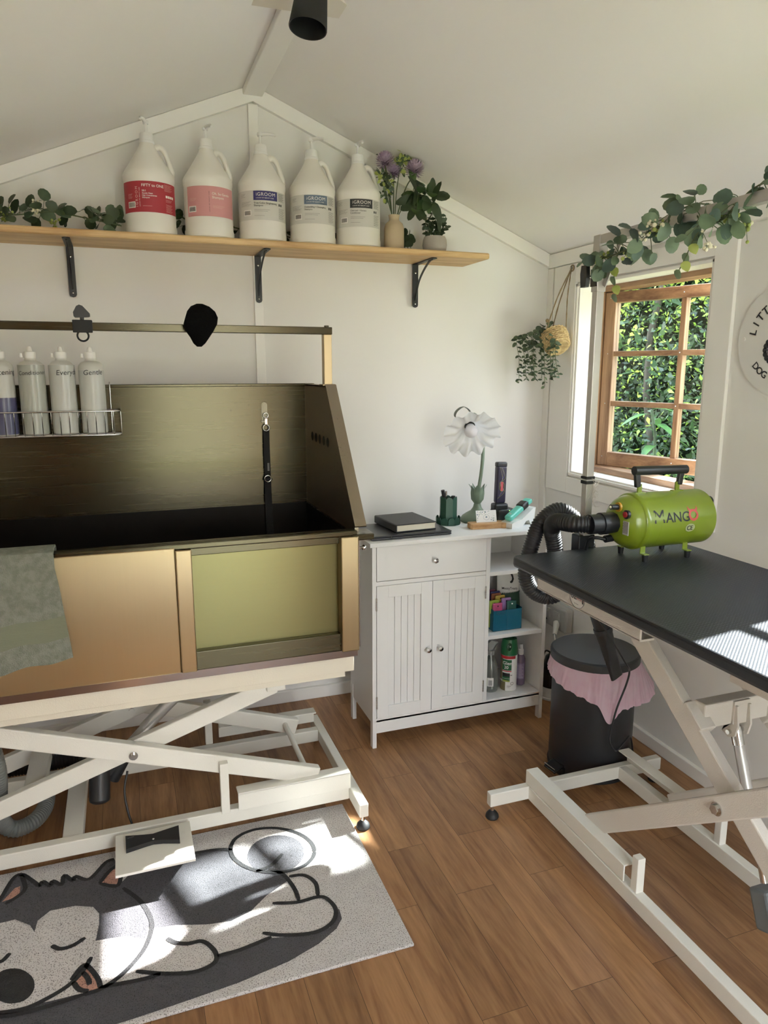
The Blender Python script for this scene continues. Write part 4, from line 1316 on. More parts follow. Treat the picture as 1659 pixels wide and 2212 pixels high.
SAGE = pm('lamp_sage', '6d7f6c', .45, var=.04)
t = thing('desk_lamp', 'table lamp shaped like a drooping white flower on green stem', 'lamp', (1.372, 2.66, Z))
LX, LY = 1.372, 2.66
b = MB()
b.lathe([(.0001, 0), (.068, 0), (.07, .004), (.069, .012), (.062, .024), (.045, .036), (.028, .046), (.018, .06), (.014, .075), (.0001, .078)], (LX, LY, Z), n=40)
b.build('lamp_base', SAGE, t)
stem = smoothpath([(LX, LY, Z + .07), (LX + .004, LY, Z + .13), (LX + .014, LY, Z + .20), (LX + .02, LY, Z + .28), (LX + .018, LY + .004, Z + .36), (LX + .002, LY + .006, Z + .42), (LX - .025, LY + .0, Z + .445), (LX - .04, LY - .012, Z + .43)], 6)
MB().tube(stem, .0075, 12).build('lamp_stem', SAGE, t)
b = MB()
for k in range(8):
    a = 2 * PI * k / 8 + .2
    d = V((math.cos(a), math.sin(a), 0))
    o = V((LX, LY, Z + .074))
    rows = [(.010, 0, .006), (.024, .02, .012), (.027, .045, .012), (.026, .065, .009), (.036, .082, .001)]
    sd = V((-d.y, d.x, 0))
    vs = []
    for r, h, w in rows:
        vs += [o + d * r + V((0, 0, h)) - sd * w, o + d * (r + .002) + V((0, 0, h)), o + d * r + V((0, 0, h)) + sd * w]
    b.add(vs, [(3 * i + j, 3 * i + j + 1, 3 * i + j + 4, 3 * i + j + 3) for i in range(4) for j in range(2)], 0, True)
b.build('sepal', SAGE, t)
# the flower shade: a pleated bell opening down and to the front
hc = V((LX - .052, LY - .005, Z + .418))
ax = V((-.16, -.76, -.62)).normalized()
ux = V((1, 0, 0)); ux = (ux - ux.dot(ax) * ax).normalized(); uy = ax.cross(ux)
b = MB()
n, rows = 144, 14
vs = []
for k in range(rows + 1):
    s = k / rows
    for i in range(n):
        a = 2 * PI * i / n
        r = .016 + .098 * s ** 1.35 * (1 + .05 * math.cos(12 * a) * s)
        h = .105 * s ** .8 - .03 * max(0, s - .6) / .4 * (1 + .0 * a) + .013 * s * s * math.sin(12 * a + .6)
        vs.append(hc + (ux * math.cos(a) + uy * math.sin(a)) * r + ax * h)
b.add(vs, [(k * n + i, k * n + (i + 1) % n, (k + 1) * n + (i + 1) % n, (k + 1) * n + i) for k in range(rows) for i in range(n)], 0, True)
b.build('lamp_shade', leafmat('white_shade', 'eceef2', 'f4f5f8', .35), t, 'white pleated flower shade')
b = MB()
b.ball(hc + ax * .058, .0265, 0, 20, 14)
b.cyl(hc + ax * .015, hc + ax * .04, .014, .017)
b.build('light_bulb', pm('opal_bulb', 'e9e7ef', .3, var=.01), t)
b = MB()
b.cyl(hc - ax * .008, hc + ax * .02, .016)
b.lathe([(.018, .024), (.0215, .026), (.0215, .030), (.018, .032)], hc, ax, 24, 1)
b.build('lamp_holder', [SAGE, BLACK], t)
b = MB()                                                 # curled green leaf over the flower
q = smoothpath([(LX - .035, LY - .005, Z + .44), (LX - .062, LY - .02, Z + .468), (LX - .092, LY - .03, Z + .478), (LX - .118, LY - .03, Z + .462), (LX - .124, LY - .028, Z + .442), (LX - .108, LY - .026, Z + .43)], 7)
vs = []
for i, p in enumerate(q):
    s = i / (len(q) - 1)
    w = .017 * math.sin(PI * min(1, s * .92 + .08)) ** .7 + .002
    sd = V((.15, 1, 0)).normalized()
    vs += [p - sd * w, p + V((0, 0, .002)), p + sd * w]
b.add(vs, [(3 * i + j, 3 * i + j + 1, 3 * i + j + 4, 3 * i + j + 3) for i in range(len(q) - 1) for j in range(2)], 0, True)
b.build('curled_leaf', pm('lamp_leaf', '41513f', .45), t)

# bone-shaped card holder and the card in it
b = MB()
bx, by, bt = 1.354, 2.535, -.02
def bone(sc=1.0):
    pts = []
    for ex in (1, -1):
        for sy in ((-1, 1) if ex > 0 else (1, -1)):
            for j in range(9):
                a = (-PI * .75 + PI * 1.1 * j / 8) if sy < 0 else (-PI * .35 + PI * 1.1 * j / 8)
                a = a if ex > 0 else a + PI
                if ex > 0:
                    pts.append((.062 + .016 * math.cos(a), sy * .0135 + .0155 * math.sin(a)))
                else:
                    pts.append((-.062 + .016 * math.cos(a), sy * .0135 + .0155 * math.sin(a)))
    return pts
M = rot2((bx, by, Z), -.12)
b = MB(M)
b.prism([(x, y, 0) for x, y in bone()], (0, 0, .021))
tag(b.build('card_holder', OAKL), 'bone shaped light timber card holder on the cabinet', 'card holder')
b = MB(M)
LEAFB = pm('card_print_blue', '5a7086', .6)
o, X_, Y_ = V((-.044, .002, .0215)), V((1, 0, .0)), V((0, .32, 1)).normalized()
fc = flat(o + V((0, -.0006, 0)), X_, Y_)
b.obox(o + X_ * .043 + Y_ * .024, (.086, .0008, .048), Matrix((X_, Y_.cross(X_), Y_)).transposed(), 0)
rnd = random.Random(9)
for k in range(60):
    u, v = rnd.random() * .08 + .003, rnd.random() * .042 + .003
    if .022 < u < .064 and v < .03:
        continue
    a = rnd.uniform(0, 6.28)
    L = rnd.uniform(.004, .008)
    p = [fc(u, v), fc(u + L * .5 * math.cos(a + .5), v + L * .5 * math.sin(a + .5)), fc(u + L * math.cos(a), v + L * math.sin(a)), fc(u + L * .5 * math.cos(a - .5), v + L * .5 * math.sin(a - .5))]
    if all(0 < (q_ - o).dot(X_) < .086 for q_ in p) and v + L * math.sin(a) < .046 and v + L * math.sin(a) > .002:
        b.add(p, [(0, 1, 2, 3)], 1 + k % 2)
b.tube([fc(.043 + .013 * math.cos(2 * PI * i / 20), .02 + .011 * math.sin(2 * PI * i / 20)) for i in range(20)], .0004, 4, 1, True)
b.ball(fc(.043, .02), .004, 1, 8, 6, (1, .1, 1))
tag(b.build('business_card', [WHITEM, LEAFB, pm('card_print_green', '6d8a72', .6)]), 'small white card with leaf border standing in the bone holder', 'card')

# clippers
t = thing('charging_dock', 'black charging dock standing behind the teal clipper', 'charging dock', (1.47, 2.645, Z))
b = MB()
b.box(1.446, 1.53, 2.615, 2.69, Z, Z + .052, .012, seg=3)
b.box(1.435, 1.497, 2.618, 2.665, Z + .045, Z + .075, .008)
b.build('dock_body', BLACK, t)
MB().ball((1.50, 2.6145, Z + .045), .002, 0, 8, 6).build('status_light', pm('led_green', '6fbf4a', .4, emit=.6), t)
DARKP = pm('clipper_purple', '241f38', .35, var=.2)
t = thing('dog_clipper', 'dark purple clipper with swirling print upright in its dock', 'clipper', (1.466, 2.641, Z + .076))
M = Matrix.Translation((1.466, 2.641, Z + .0755)) @ Matrix.Rotation(.04, 4, 'Y') @ Matrix.Rotation(-.04, 4, 'X')
b = MB(M)
b.box(-.0225, .0225, -.014, .016, 0, .155, .008, seg=3)
b.build('clipper_body', DARKP, t)
b = MB(M)
b.box(-.024, .024, -.0125, .014, .15, .172, .006)
b.build('clipper_head', BLACK, t)
b = MB(M)
for k in range(5):
    b.tube(smoothpath([(-.018 + .006 * k, -.0145, .02 + .01 * k), (.012 - .005 * k, -.0147, .05 + .006 * k), (-.012 + .004 * k, -.0147, .085), (.014 - .006 * k, -.0147, .105 + .01 * k), (-.002 * k, -.0146, .148)], 6), .0006, 5, 1 if k % 2 else 0)
b.tube([(.012 * math.cos(2 * PI * i / 18), -.0146, .07 + .02 * math.sin(2 * PI * i / 18)) for i in range(18)], .0006, 5, 0, True)
b.box(-.006, .006, -.0152, -.0138, .052, .09, .001, 2)
b.build('clipper_print', [pm('print_gold', '9aa05a', .5), pm('print_violet', '8a78c0', .5), pm('print_red', 'c2454a', .5)], t)
TEAL = pm('clipper_teal', '5fc4b0', .3, var=.04)
t = thing('clipper_stand', 'white sloping charging stand cradling the teal clipper', 'charging stand', (1.50, 2.55, Z))
M = rot2((1.50, 2.535, Z), .42)
b = MB(M)
side = [(-.085, 0), (-.085, .02), (-.075, .024), (-.02, .03), (.03, .052), (.058, .066), (.075, .068), (.072, .05), (.06, .02), (.062, 0), (.045, 0), (.03, .02), (.01, .018), (-.01, 0)]
b.prism([(x, -.028, z) for x, z in side], (0, .056, 0))
b.build('stand_body', WHITE, t)
t = thing('dog_clipper', 'teal clipper lying in the white sloping stand', 'clipper', (1.50, 2.55, Z + .04))
M2 = M @ Matrix.Translation((-.012, 0, .050)) @ Matrix.Rotation(-.40, 4, 'Y')
b = MB(M2)
b.box(-.068, .03, -.018, .018, 0, .024, .010, seg=3)
b.build('clipper_body', TEAL, t)
b = MB(M2)
b.box(.018, .062, -.0195, .0195, -.001, .028, .009, seg=3)
b.build('clipper_grip', BLACK, t)
MB(M2).box(-.048, -.040, -.005, .005, .0232, .0250, .001).build('power_button', GREYP, t)
b = MB(M2)
b.box(.06, .088, -.017, .017, .004, .022, .004)
b.box(.084, .096, -.019, .019, .006, .012, .001, 1)
b.build('clipper_head', [TEAL, CHROME], t)
# ------------------------------------------------------------------ in the open side shelves
Z2, Z1 = .3975, .1225
t = thing('treat_bag', 'white and dark green treat bag behind the blue comb box', 'bag', (1.52, 2.62, Z2))
b = MB()
cols = 12
rows = 12
def bagpt(i, j, s):
    u, v = i / cols - .5, j / rows
    w = .115 * (1 - .12 * v - (.55 * max(0, v - .8) ** 1.2))
    th = .034 * (1 - v) ** .7 * (1 - 4 * u * u) ** .5 + .002
    lean = .02 * v
    return V((1.513 + u * w + .006 * v, 2.628 + s * th + lean - .012 * (1 - v), Z2 + .001 + v * .218))
for s in (-1, 1):
    g = [bagpt(i, j, s) for j in range(rows + 1) for i in range(cols + 1)]
    for j in range(rows):
        c = cols + 1
        b.add(g[j * c:(j + 2) * c], [(i, i + 1, c + i + 1, c + i) for i in range(cols)], 1 if j < 6 else 0, True)
c = cols + 1
for j in (0, rows):
    A = [bagpt(i, j, -1) for i in range(c)] + [bagpt(i, j, 1) for i in range(c)]
    b.add(A, [(i, i + 1, c + i + 1, c + i) for i in range(cols)], 1 if j == 0 else 0)
for k in range(14):
    p = bagpt(cols * (k + .2) / 14, 6, -1)
    b.prism([p + V((-.004, -.0006, 0)), p + V((.004, -.0006, 0)), p + V((0, -.0006, .006))], (0, -.0004, 0), 1)
b.build('bag_skin', [WHITEM, pm('bag_green', '1d3d2a', .45, var=.08)], t)
b = MB()
fb = lambda a, c_: bagpt(cols * (a / .105 + .5), rows * (c_ / .218), -1) + V((0, -.0012, 0))
b.text('MeatyTreaty', .0145, lambda x, y: fb(x - .038, .128 + y - .1 * x), 0, bold=.01)
for seg in ([(-.012, .200), (.0, .206), (.012, .198), (.02, .18), (.022, .165), (.014, .152), (.004, .150), (.0, .156), (.010, .162), (.013, .172), (.008, .186), (-.004, .194)],):
    b.poly([fb(x, y) for x, y in seg], 0)
b.poly([fb(x, y) for x, y in ((.022, .206), (.036, .203), (.038, .186), (.024, .190))], 1)
b.build('bag_print', [LBK, pm('tag_green', '2f7a50', .5)], t)
BLUE = pm('comb_box_blue', '1f6580', .25, var=.04, trans=.25)
t = thing('comb_box', 'translucent blue plastic box holding coloured clip combs', 'box', (1.428, 2.52, Z2))
b = MB()
x0, x1, y0, y1 = 1.364, 1.496, 2.478, 2.572
for a in ((x0, x1, y0, y0 + .002, .001, .088), (x0, x1, y1 - .002, y1, .001, .105), (x0, x0 + .002, y0, y1, .001, .092), (x1 - .002, x1, y0, y1, .001, .092), (x0, x1, y0, y1, .001, .003)):
    b.box(a[0], a[1], a[2], a[3], Z2 + a[4], Z2 + a[5], .0008)
b.box(x0 + .015, x0 + .055, y0 - .0006, y0 + .001, Z2 + .072, Z2 + .088, .001, 1)
b.box(x0 + .064, x0 + .0655, y0 - .0006, y0 + .001, Z2 + .002, Z2 + .086, 0, 1)
b.build('box_shell', [BLUE, pm('comb_box_shade', '174d63', .3)], t)
for k, (cx, cy, top, hexc, nm) in enumerate(((1.387, 2.489, .118, 'b0466f', 'pink'), (1.452, 2.489, .122, '1f4d44', 'dark green'), (1.38, 2.505, .126, '8fa33c', 'lime'), (1.436, 2.507, .13, '8f6fa6', 'lilac'), (1.418, 2.525, .137, 'b59a45', 'mustard'), (1.408, 2.54, .142, '97583a', 'rust'), (1.41, 2.553, .148, '2c2a5c', 'navy'), (1.395, 2.566, .152, '6d2440', 'maroon'))):
    t = thing('clipper_comb', '%s clip on clipper comb standing in the blue box' % nm, 'clipper comb', (cx, cy, Z2), 'clip combs in the blue box')
    m = pm('comb_' + nm.replace(' ', '_'), hexc, .4, var=.05)
    b = MB()
    b.box(cx - .022, cx + .022, cy - .005, cy + .005, Z2 + .07, Z2 + top, .004)
    b.build('comb_body', m, t)
    b = MB()
    for q in range(8):
        b.box(cx - .021 + q * .0057, cx - .0185 + q * .0057, cy - .004, cy + .004, Z2 + .012, Z2 + .071)
    b.build('comb_teeth', m, t)
    MB().cyl((cx, cy - .0052, Z2 + top - .012), (cx, cy - .006, Z2 + top - .012), .003).build('comb_hole', WHITEM if nm == 'dark green' else BLACKM, t)
CLEARP = pm('clear_bottle', 'c9cfc8', .12, trans=.9, var=.02)
t = thing('spray_bottle', 'clear trigger spray bottle on bottom shelf against the divider', 'spray bottle', (1.384, 2.525, Z1))
c = (1.384, 2.525, Z1)
MB().lathe([(.0001, .0005), (.029, .0005), (.031, .004), (.031, .09), (.027, .115), (.016, .145), (.011, .155), (.011, .165)], c, n=28).build('bottle_body', CLEARP, t)
b = MB()
b.lathe([(.013, .158), (.0135, .176), (.009, .178), (.0001, .178)], c, n=20)
b.prism([(c[0] - .015, c[1] - .008, c[2] + .176), (c[0] + .008, c[1] - .008, c[2] + .176), (c[0] + .012, c[1] - .008, c[2] + .196), (c[0] + .028, c[1] - .008, c[2] + .201), (c[0] + .028, c[1] - .008, c[2] + .212), (c[0] - .004, c[1] - .008, c[2] + .222), (c[0] - .016, c[1] - .008, c[2] + .212)], (0, .016, 0))
b.prism([(c[0] + .012, c[1] - .005, c[2] + .194), (c[0] + .022, c[1] - .005, c[2] + .19), (c[0] + .024, c[1] - .005, c[2] + .176), (c[0] + .018, c[1] - .005, c[2] + .178)], (0, .01, 0))
b.build('trigger_head', pm('trigger_clear', 'b9bbb7', .3, trans=.5), t)
MB().tube([(c[0], c[1], c[2] + .16), (c[0] + .006, c[1], c[2] + .01)], .0022, 6).build('dip_tube', WHITE, t)
def wrap(mb, c, R, u0, u1, v0, v1, mat=0, lift=.0006):
    ph = -math.atan2(c[0], c[1])
    n = 10
    f = lambda u, v: V((c[0] + (R + lift) * math.sin(ph + u / R), c[1] - (R + lift) * math.cos(ph + u / R), c[2] + v))
    mb.add([f(u0 + (u1 - u0) * i / n, v) for v in (v0, v1) for i in range(n + 1)], [(i, i + 1, n + 2 + i, n + 1 + i) for i in range(n)], mat, True)
    return f
b = MB()
wrap(b, c, .031, -.012, .014, .028, .066, 0)
for k in range(7):
    wrap(b, c, .031, -.006 + k * .0022, -.0048 + k * .0022, .032, .056, 1, .001)
wrap(b, c, .031, -.026, -.012, .03, .062, 2)
b.build('label', [WHITEM, LBK, LIME], t)
CANW = pm('can_white', 'dfdedb', .3, var=.02)
CANG = pm('can_green', '1c5a35', .35, var=.05)
c = (1.463, 2.512, Z1)
t = thing('aerosol_can', 'tall white and green disinfectant spray can marked Glen 20', 'spray can', c)
R = .0345
MB().lathe([(.0001, .0005), (R - .002, .0005), (R, .003), (R, .158), (R - .002, .162), (.0001, .163)], c, n=36).build('can_body', CANW, t)
b = MB()
b.lathe([(R + .001, .158), (R + .0012, .178), (R - .001, .20), (R - .005, .226), (.020, .2285), (.018, .220), (.0001, .216)], c, n=36)
cap = b.build('can_cap', CANG, t)
f_ = wrap(MB(), c, R, 0, 1, 0, 1)
b = MB()
b.ball(f_(.002, .197) + V((0, .002, 0)), .014, 0, 16, 10, (1, .35, 1.25))
b.ball(f_(.002, .200) + V((0, -.003, 0)), .003, 1, 8, 6)
b.build('spray_nozzle', [pm('can_cap_shade', '0f3a22', .4), WHITE], cap)
b = MB()
wrap(b, c, R, -.05, .03, .144, .157, 1)
wrap(b, c, R, -.028, .012, .094, .141, 2)
wrap(b, c, R, -.028, .012, .088, .0925, 1)
wrap(b, c, R, -.027, .006, .066, .082, 4, .0008)
wrap(b, c, R, -.027, .006, .050, .0665, 2)
wrap(b, c, R, -.027, .006, .043, .050, 3)
wrap(b, c, R, -.05, -.012, .003, .042, 5)
wrap(b, c, R, -.05, -.028, .05, .144, 5)
f2 = lambda u, v: (lambda a, q: wrap(MB(), c, R, 0, 1, 0, 1, 0, .0014)(u + a, v + q))
b.text('Glen', .0205, f2(-.026, .119), 0, bold=.012)
b.text('20', .0185, f2(-.019, .101), 0, bold=.012)
b.text('ALL-IN-ONE', .0075, f2(-.025, .071), 4, bold=.02)
b.text('DISINFECTANT', .0048, f2(-.025, .056), 0)
for k in range(3):
    wrap(b, c, R, -.006, .014 - .004 * k, .026 - k * .004, .027 - k * .004, 4, .0008)
for k in range(16):
    a = 2 * PI * k / 16
    wrap(b, c, R, .016 + .006 * math.cos(a) - .001, .016 + .006 * math.cos(a) + .001, .036 + .006 * math.sin(a) - .001, .036 + .006 * math.sin(a) + .001, 4, .001)
b.build('label', [WHITEM, pm('can_red', 'b3282e', .4), CANG, LIME, LBK, pm('can_khaki', '6f6647', .4)], t)
c = (1.533, 2.535, Z1)
t = thing('mist_bottle', 'slim lilac mist bottle with white cap on bottom shelf', 'bottle', c)
R = .0205
LIL = pm('lilac_liquid', '8f7d97', .2, trans=.4, var=.04)
MB().lathe([(.0001, .0005), (R - .002, .0005), (R, .003), (R, .115), (R - .004, .126), (.010, .134), (.010, .14)], c, n=28).build('bottle_body', LIL, t)
MB().lathe([(.0105, .135), (.0115, .137), (.011, .157), (.0085, .160), (.008, .178), (.0065, .181), (.0001, .181)], c, n=24).build('mist_cap', WHITE, t)
b = MB()
wrap(b, c, R, -.018, .018, .03, .10, 0)
for k in range(12):
    wrap(b, c, R, -.013, .013 - .003 * (k % 3), .036 + k * .005, .0375 + k * .005, 1, .001)
b.build('label', [pm('lilac_label', '81718f', .5), pm('lilac_print', 'b9aec4', .6)], t)

# ------------------------------------------------------------------ on the window wall
t = thing('hanging_planter', 'woven hanging basket of trailing eucalyptus in the room corner', 'planter', (1.79, 2.80, 1.60))
bc, bax = V((1.782, 2.735, 1.535)), V((.03, .62, .70)).normalized()
b = MB()
b.lathe([(.0001, .001), (.044, .001), (.047, .006), (.056, .05), (.0575, .078), (.054, .078), (.05, .04), (.0001, .03)], bc, bax, 36)
bk = b.build('basket_bowl', pm('seagrass', '9c8158', .8, col2='c6aa79', vs=50, bump=.3, bs=200), t)
b = MB()
ux = bax.orthogonal().normalized(); uy = bax.cross(ux)
for k in range(8):
    h = .012 + k * .0092
    r = .0485 + .0095 * min(1, h / .06)
    q = []
    for i in range(90):
        a = 2 * PI * i / 90
        q.append(bc + (ux * math.cos(a) + uy * math.sin(a)) * r + bax * (h + .0016 * math.sin(22 * a + k)))
    b.tube(q, .0052, 6, 0, True, rad=[.0044 + .0013 * math.sin(22 * 2 * PI * i / 90 + k * 2) for i in range(90)])
b.build('woven_coil', pm('seagrass_rope', 'a68a5c', .85, col2='d0b583', vs=90), bk)
hk = V((RW - .022, 2.76, 1.872))
b = MB()
for a in (0.6, 2.6, 4.6):
    p = bc + (ux * math.cos(a) + uy * math.sin(a)) * .056 + bax * .07
    q = smoothpath([p, (p + hk) / 2 + V((-.004, .004, .01)), hk], 8)
    b.tube(q, .0028, 6, rad=[.0026 + .0006 * math.sin(i * 2.1) for i in range(len(q))])
b.tube([hk + V((.004, .012 * math.cos(2 * PI * i / 14), .012 * math.sin(2 * PI * i / 14))) for i in range(14)], .0032, 6, 0, True)
b.ball((bc + (ux * math.cos(2.6) + uy * math.sin(2.6)) * .056 + bax * .07) + V((.004, -.004, .05)), .008, 0, 8, 6)
b.build('hanging_cord', pm('jute_cord', '7f6a4d', .9, bump=.4, bs=300), t)
MB().cyl((RW - .025, 2.76, 1.872), (RW - .014, 2.76, 1.872), .003).build('hook', CHROME, t)
s, lf = MB(), MB()
rnd = random.Random(31)
top = bc + bax * .075
SAGEL = [leafmat('planter_leaf', '47583f', '6a7d5c', .15), leafmat('planter_leaf_dark', '2f4030', '465a42', .12)]
for k in range(40):
    a = rnd.uniform(0, 6.28)
    p = top + V((rnd.uniform(-.055, .03), rnd.uniform(-.03, .09), rnd.uniform(-.05, .05)))
    lf.leaf(p, (math.cos(a) - .4, math.sin(a) - .3, rnd.uniform(-.2, .7)), (-.4, -1, .6), rnd.uniform(.028, .042), rnd.uniform(.024, .036), k % 2, .2)
for k in range(10):
    y = 2.70 + .02 * k
    x = 1.77 - .0085 * k + rnd.uniform(-.01, .01)
    zb = rnd.uniform(1.37, 1.43)
    P = smoothpath([top + V((-.015, .0, .01)), (x - .015, y + .012, rnd.uniform(1.56, 1.615)), (x - .01, y + .01, 1.49), (x + rnd.uniform(-.012, .012), y + rnd.uniform(-.01, .02), zb)], 6)
    s.tube(P, .0012, 5)
    for i, p in enumerate(P[5:]):
        g = 1 if p.z > 1.54 else .68
        for sg in (-1, 1):
            if rnd.random() < .2:
                continue
            lf.leaf(p, (sg * .9 + rnd.gauss(0, .5), -sg * .4 + rnd.gauss(0, .6), rnd.gauss(-.3, .45)), (rnd.gauss(0, .4), -.8, .8), .027 * g, .019 * g, (k + i) % 2, .2, 1)
s.build('stem', STEMM, t)
lf.build('foliage', SAGEL, t)

t = thing('round_sign', 'round white sign with black letters on the right wall', 'sign', (RW - .012, 1.671, 1.536))
SY, SZc, SR, SX = 1.671, 1.536, .163, RW - .016
b = MB()
b.lathe([(.0001, 0), (SR - .002, 0), (SR, .002), (SR, .008), (.0001, .008)], (RW - .001, SY, SZc), (-1, 0, 0), 72)
b.cyl((RW - .009, SY + .141, SZc + .005), (RW - .0125, SY + .141, SZc + .005), .0065)
b.build('sign_disc', pm('sign_white', 'dedbd6', .4, var=.01), t)
b = MB()
def sgn(ch, ang, r, size, flip):
    a = math.radians(ang)
    o = V((RW - .0105, SY - r * math.cos(a), SZc + r * math.sin(a)))
    out = V((0, -math.cos(a), math.sin(a)))
    rd = V((0, -math.sin(a), -math.cos(a)))
    if flip:
        out, rd = -out, -rd
    b.text(ch, size, flat(o - out * size * .35, rd, out), 0, 'CENTER', .018)
for ch, a in zip('LITTLE', (167, 153.5, 140.5, 127.5, 114, 101)):
    sgn(ch, a, .11, .036, False)
b.build('sign_lettering', pm('sign_black', '14151a', .4), t)
b = MB()
for ch, a in zip('DOG', (-137.5, -127, -116.5)):
    sgn(ch, a, .114, .030, True)
b.build('sign_lettering', pm('sign_black', '14151a', .4), t)
b = MB()
rnd = random.Random(3)
for k in range(9):
    a = math.radians(100 + 20 * k)
    for r in (.018, .036):
        c = V((RW - .0108, SY + .02 - r * math.cos(a), SZc - .03 + r * math.sin(a)))
        b.poly([c + V((0, .0085 * math.cos(2 * PI * i / 12) * 1.0, .0085 * math.sin(2 * PI * i / 12))) for i in range(12)])
b.build('flower_emblem', pm('emblem_black', '171a22', .4), t)

t = thing('power_outlet', 'white double power outlet low on the right wall behind bin', 'power outlet', (RW, 2.74, .32))
M = Matrix.Translation((RW - .022, 2.735, .325))
b = MB(M)
b.box(-.022, .021, -.095, .10, -.058, .058, .012, seg=3)
for y in (-.03, .055):
    b.box(-.025, -.02, y - .025, y + .03, -.015, .03, .003)
    b.box(-.0275, -.024, y - .008, y + .010, .012, .022, .001)
b.build('outlet_housing', GREYP, t)
t = thing('power_plug', 'black plug and cord in the outlet beside the cabinet', 'plug', (RW - .06, 2.80, .30))
b = MB()
b.cyl((RW - .046, 2.80, .308), (RW - .085, 2.815, .285), .017, .012)
b.build('plug_body', BLACK, t)
MB().tube(smoothpath([(RW - .085, 2.815, .285), (RW - .13, 2.83, .25), (RW - .15, 2.84, .12), (RW - .14, 2.83, .02), (RW - .08, 2.80, .006)], 8), .0035, 6).build('cord', BLACK, t)
t = thing('power_plug', 'white plug with a pale cord in the outlet above bin', 'plug', (RW - .06, 2.70, .30))
b = MB()
b.cyl((RW - .046, 2.705, .305), (RW - .085, 2.66, .268), .016, .009)
b.build('plug_body', WHITE, t)
MB().tube(smoothpath([(RW - .085, 2.66, .268), (RW - .10, 2.63, .25), (RW - .10, 2.59, .18), (RW - .09, 2.56, .03), (RW - .03, 2.50, .006)], 8), .0035, 6).build('cord', WHITE, t)
t = thing('floor_vacuum', 'black canister with white base between the cabinet and bin', 'vacuum', (1.735, 2.60, 0))
c = (1.735, 2.60, 0)
MB().lathe([(.0001, .001), (.05, .001), (.052, .006), (.052, .011), (.049, .013), (.049, .02), (.052, .022), (.05, .058), (.0001, .058)], c, n=32).build('base', WHITE, t)
b = MB()
b.lathe([(.047, .0585), (.048, .10), (.043, .15), (.03, .195), (.012, .21), (.0001, .211)], c, n=32)
b.tube(smoothpath([(1.735, 2.60, .205), (1.70, 2.60, .225), (1.68, 2.59, .20), (1.686, 2.585, .15)], 6), .004, 8)
b.build('canister', BLACKG, t)

# ------------------------------------------------------------------ pedal bin and its liner
BX, BY = 1.562, 2.072
t = thing('pedal_bin', 'black round pedal bin standing behind the grooming table', 'bin', (BX, BY, 0))
BINM = pm('bin_black', '1b1c1f', .45, var=.12)
MB().lathe([(.0001, .012), (.147, .012), (.148, .016), (.148, .424), (.142, .426), (.140, .42), (.14, .03), (.0001, .03)], (BX, BY, 0), n=64).build('bin_body', BINM, t)
MB().lathe([(.0001, 0), (.149, 0), (.152, .003), (.152, .012), (.148, .015)], (BX, BY, 0), n=64).build('bin_base', RUBBER, t)
b = MB()
b.lathe([(.0001, .452), (.10, .4545), (.150, .454), (.157, .449), (.158, .444), (.158, .424), (.154, .4235), (.154, .44), (.0001, .444)], (BX, BY, 0), n=72)
b.build('bin_lid', BINM, t)
b = MB()
d = V((-.97, -.12, 0)).normalized(); sd = V((-d.y, d.x, 0))
R3 = Matrix((sd, d, V((0, 0, 1)))).transposed()
b.obox(V((BX, BY, .03)) + d * .165, (.06, .05, .010), R3 @ Matrix.Rotation(-.35, 3, 'X'), .003)
b.obox(V((BX, BY, .018)) + d * .145, (.07, .03, .03), R3, .003)
b.obox(V((BX, BY, .0345)) + d * .186, (.058, .003, .004), R3, .001, 1)
b.build('bin_pedal', [BLACKG, CHROME], t)
LINER = leafmat('liner_pink', 'f5cbde', 'f8d6e5', .4, .22, 25)
b = MB()
n, rows = 280, 12
rnd = random.Random(17)
rv = [rnd.gauss(0, 1) for _ in range(40)]
vs = []
for k in range(rows + 1):
    s = k / rows
    for i in range(n):
        a = 2 * PI * i / n
        # length of the overhang by direction: short at the left, a drooping point at the front, loose at the right
        df = lambda a0, w: math.exp(-((a - a0 + PI) % (2 * PI) - PI) ** 2 / (2 * w * w))
        L = .048 + .075 * df(4.55, .55) + .055 * df(4.42, .10) + .06 * df(5.5, .4) + .02 * df(3.4, .4)
        out = .0035 + .007 * s + .05 * s * df(5.75, .35) + .012 * s * df(4.5, .3)
        wr = (.002 * math.sin(13 * a + 4 * s) + .0016 * math.sin(29 * a + 3 * math.sin(5 * a)) + .0018 * math.sin(47 * a + 2 * math.sin(3 * a) + 2 * s)) * (.3 + s)
        r = .1525 + out + abs(wr) * .8
        vs.append((BX + r * math.cos(a), BY + r * math.sin(a), .4225 - L * s + .003 * math.sin(23 * a) * s))
b.add(vs, [(k * n + i, k * n + (i + 1) % n, (k + 1) * n + (i + 1) % n, (k + 1) * n + i) for k in range(rows) for i in range(n)], 0, True)
tag(b.build('bin_liner', LINER), 'pink plastic bag folded over the rim of the black bin', 'bin liner')

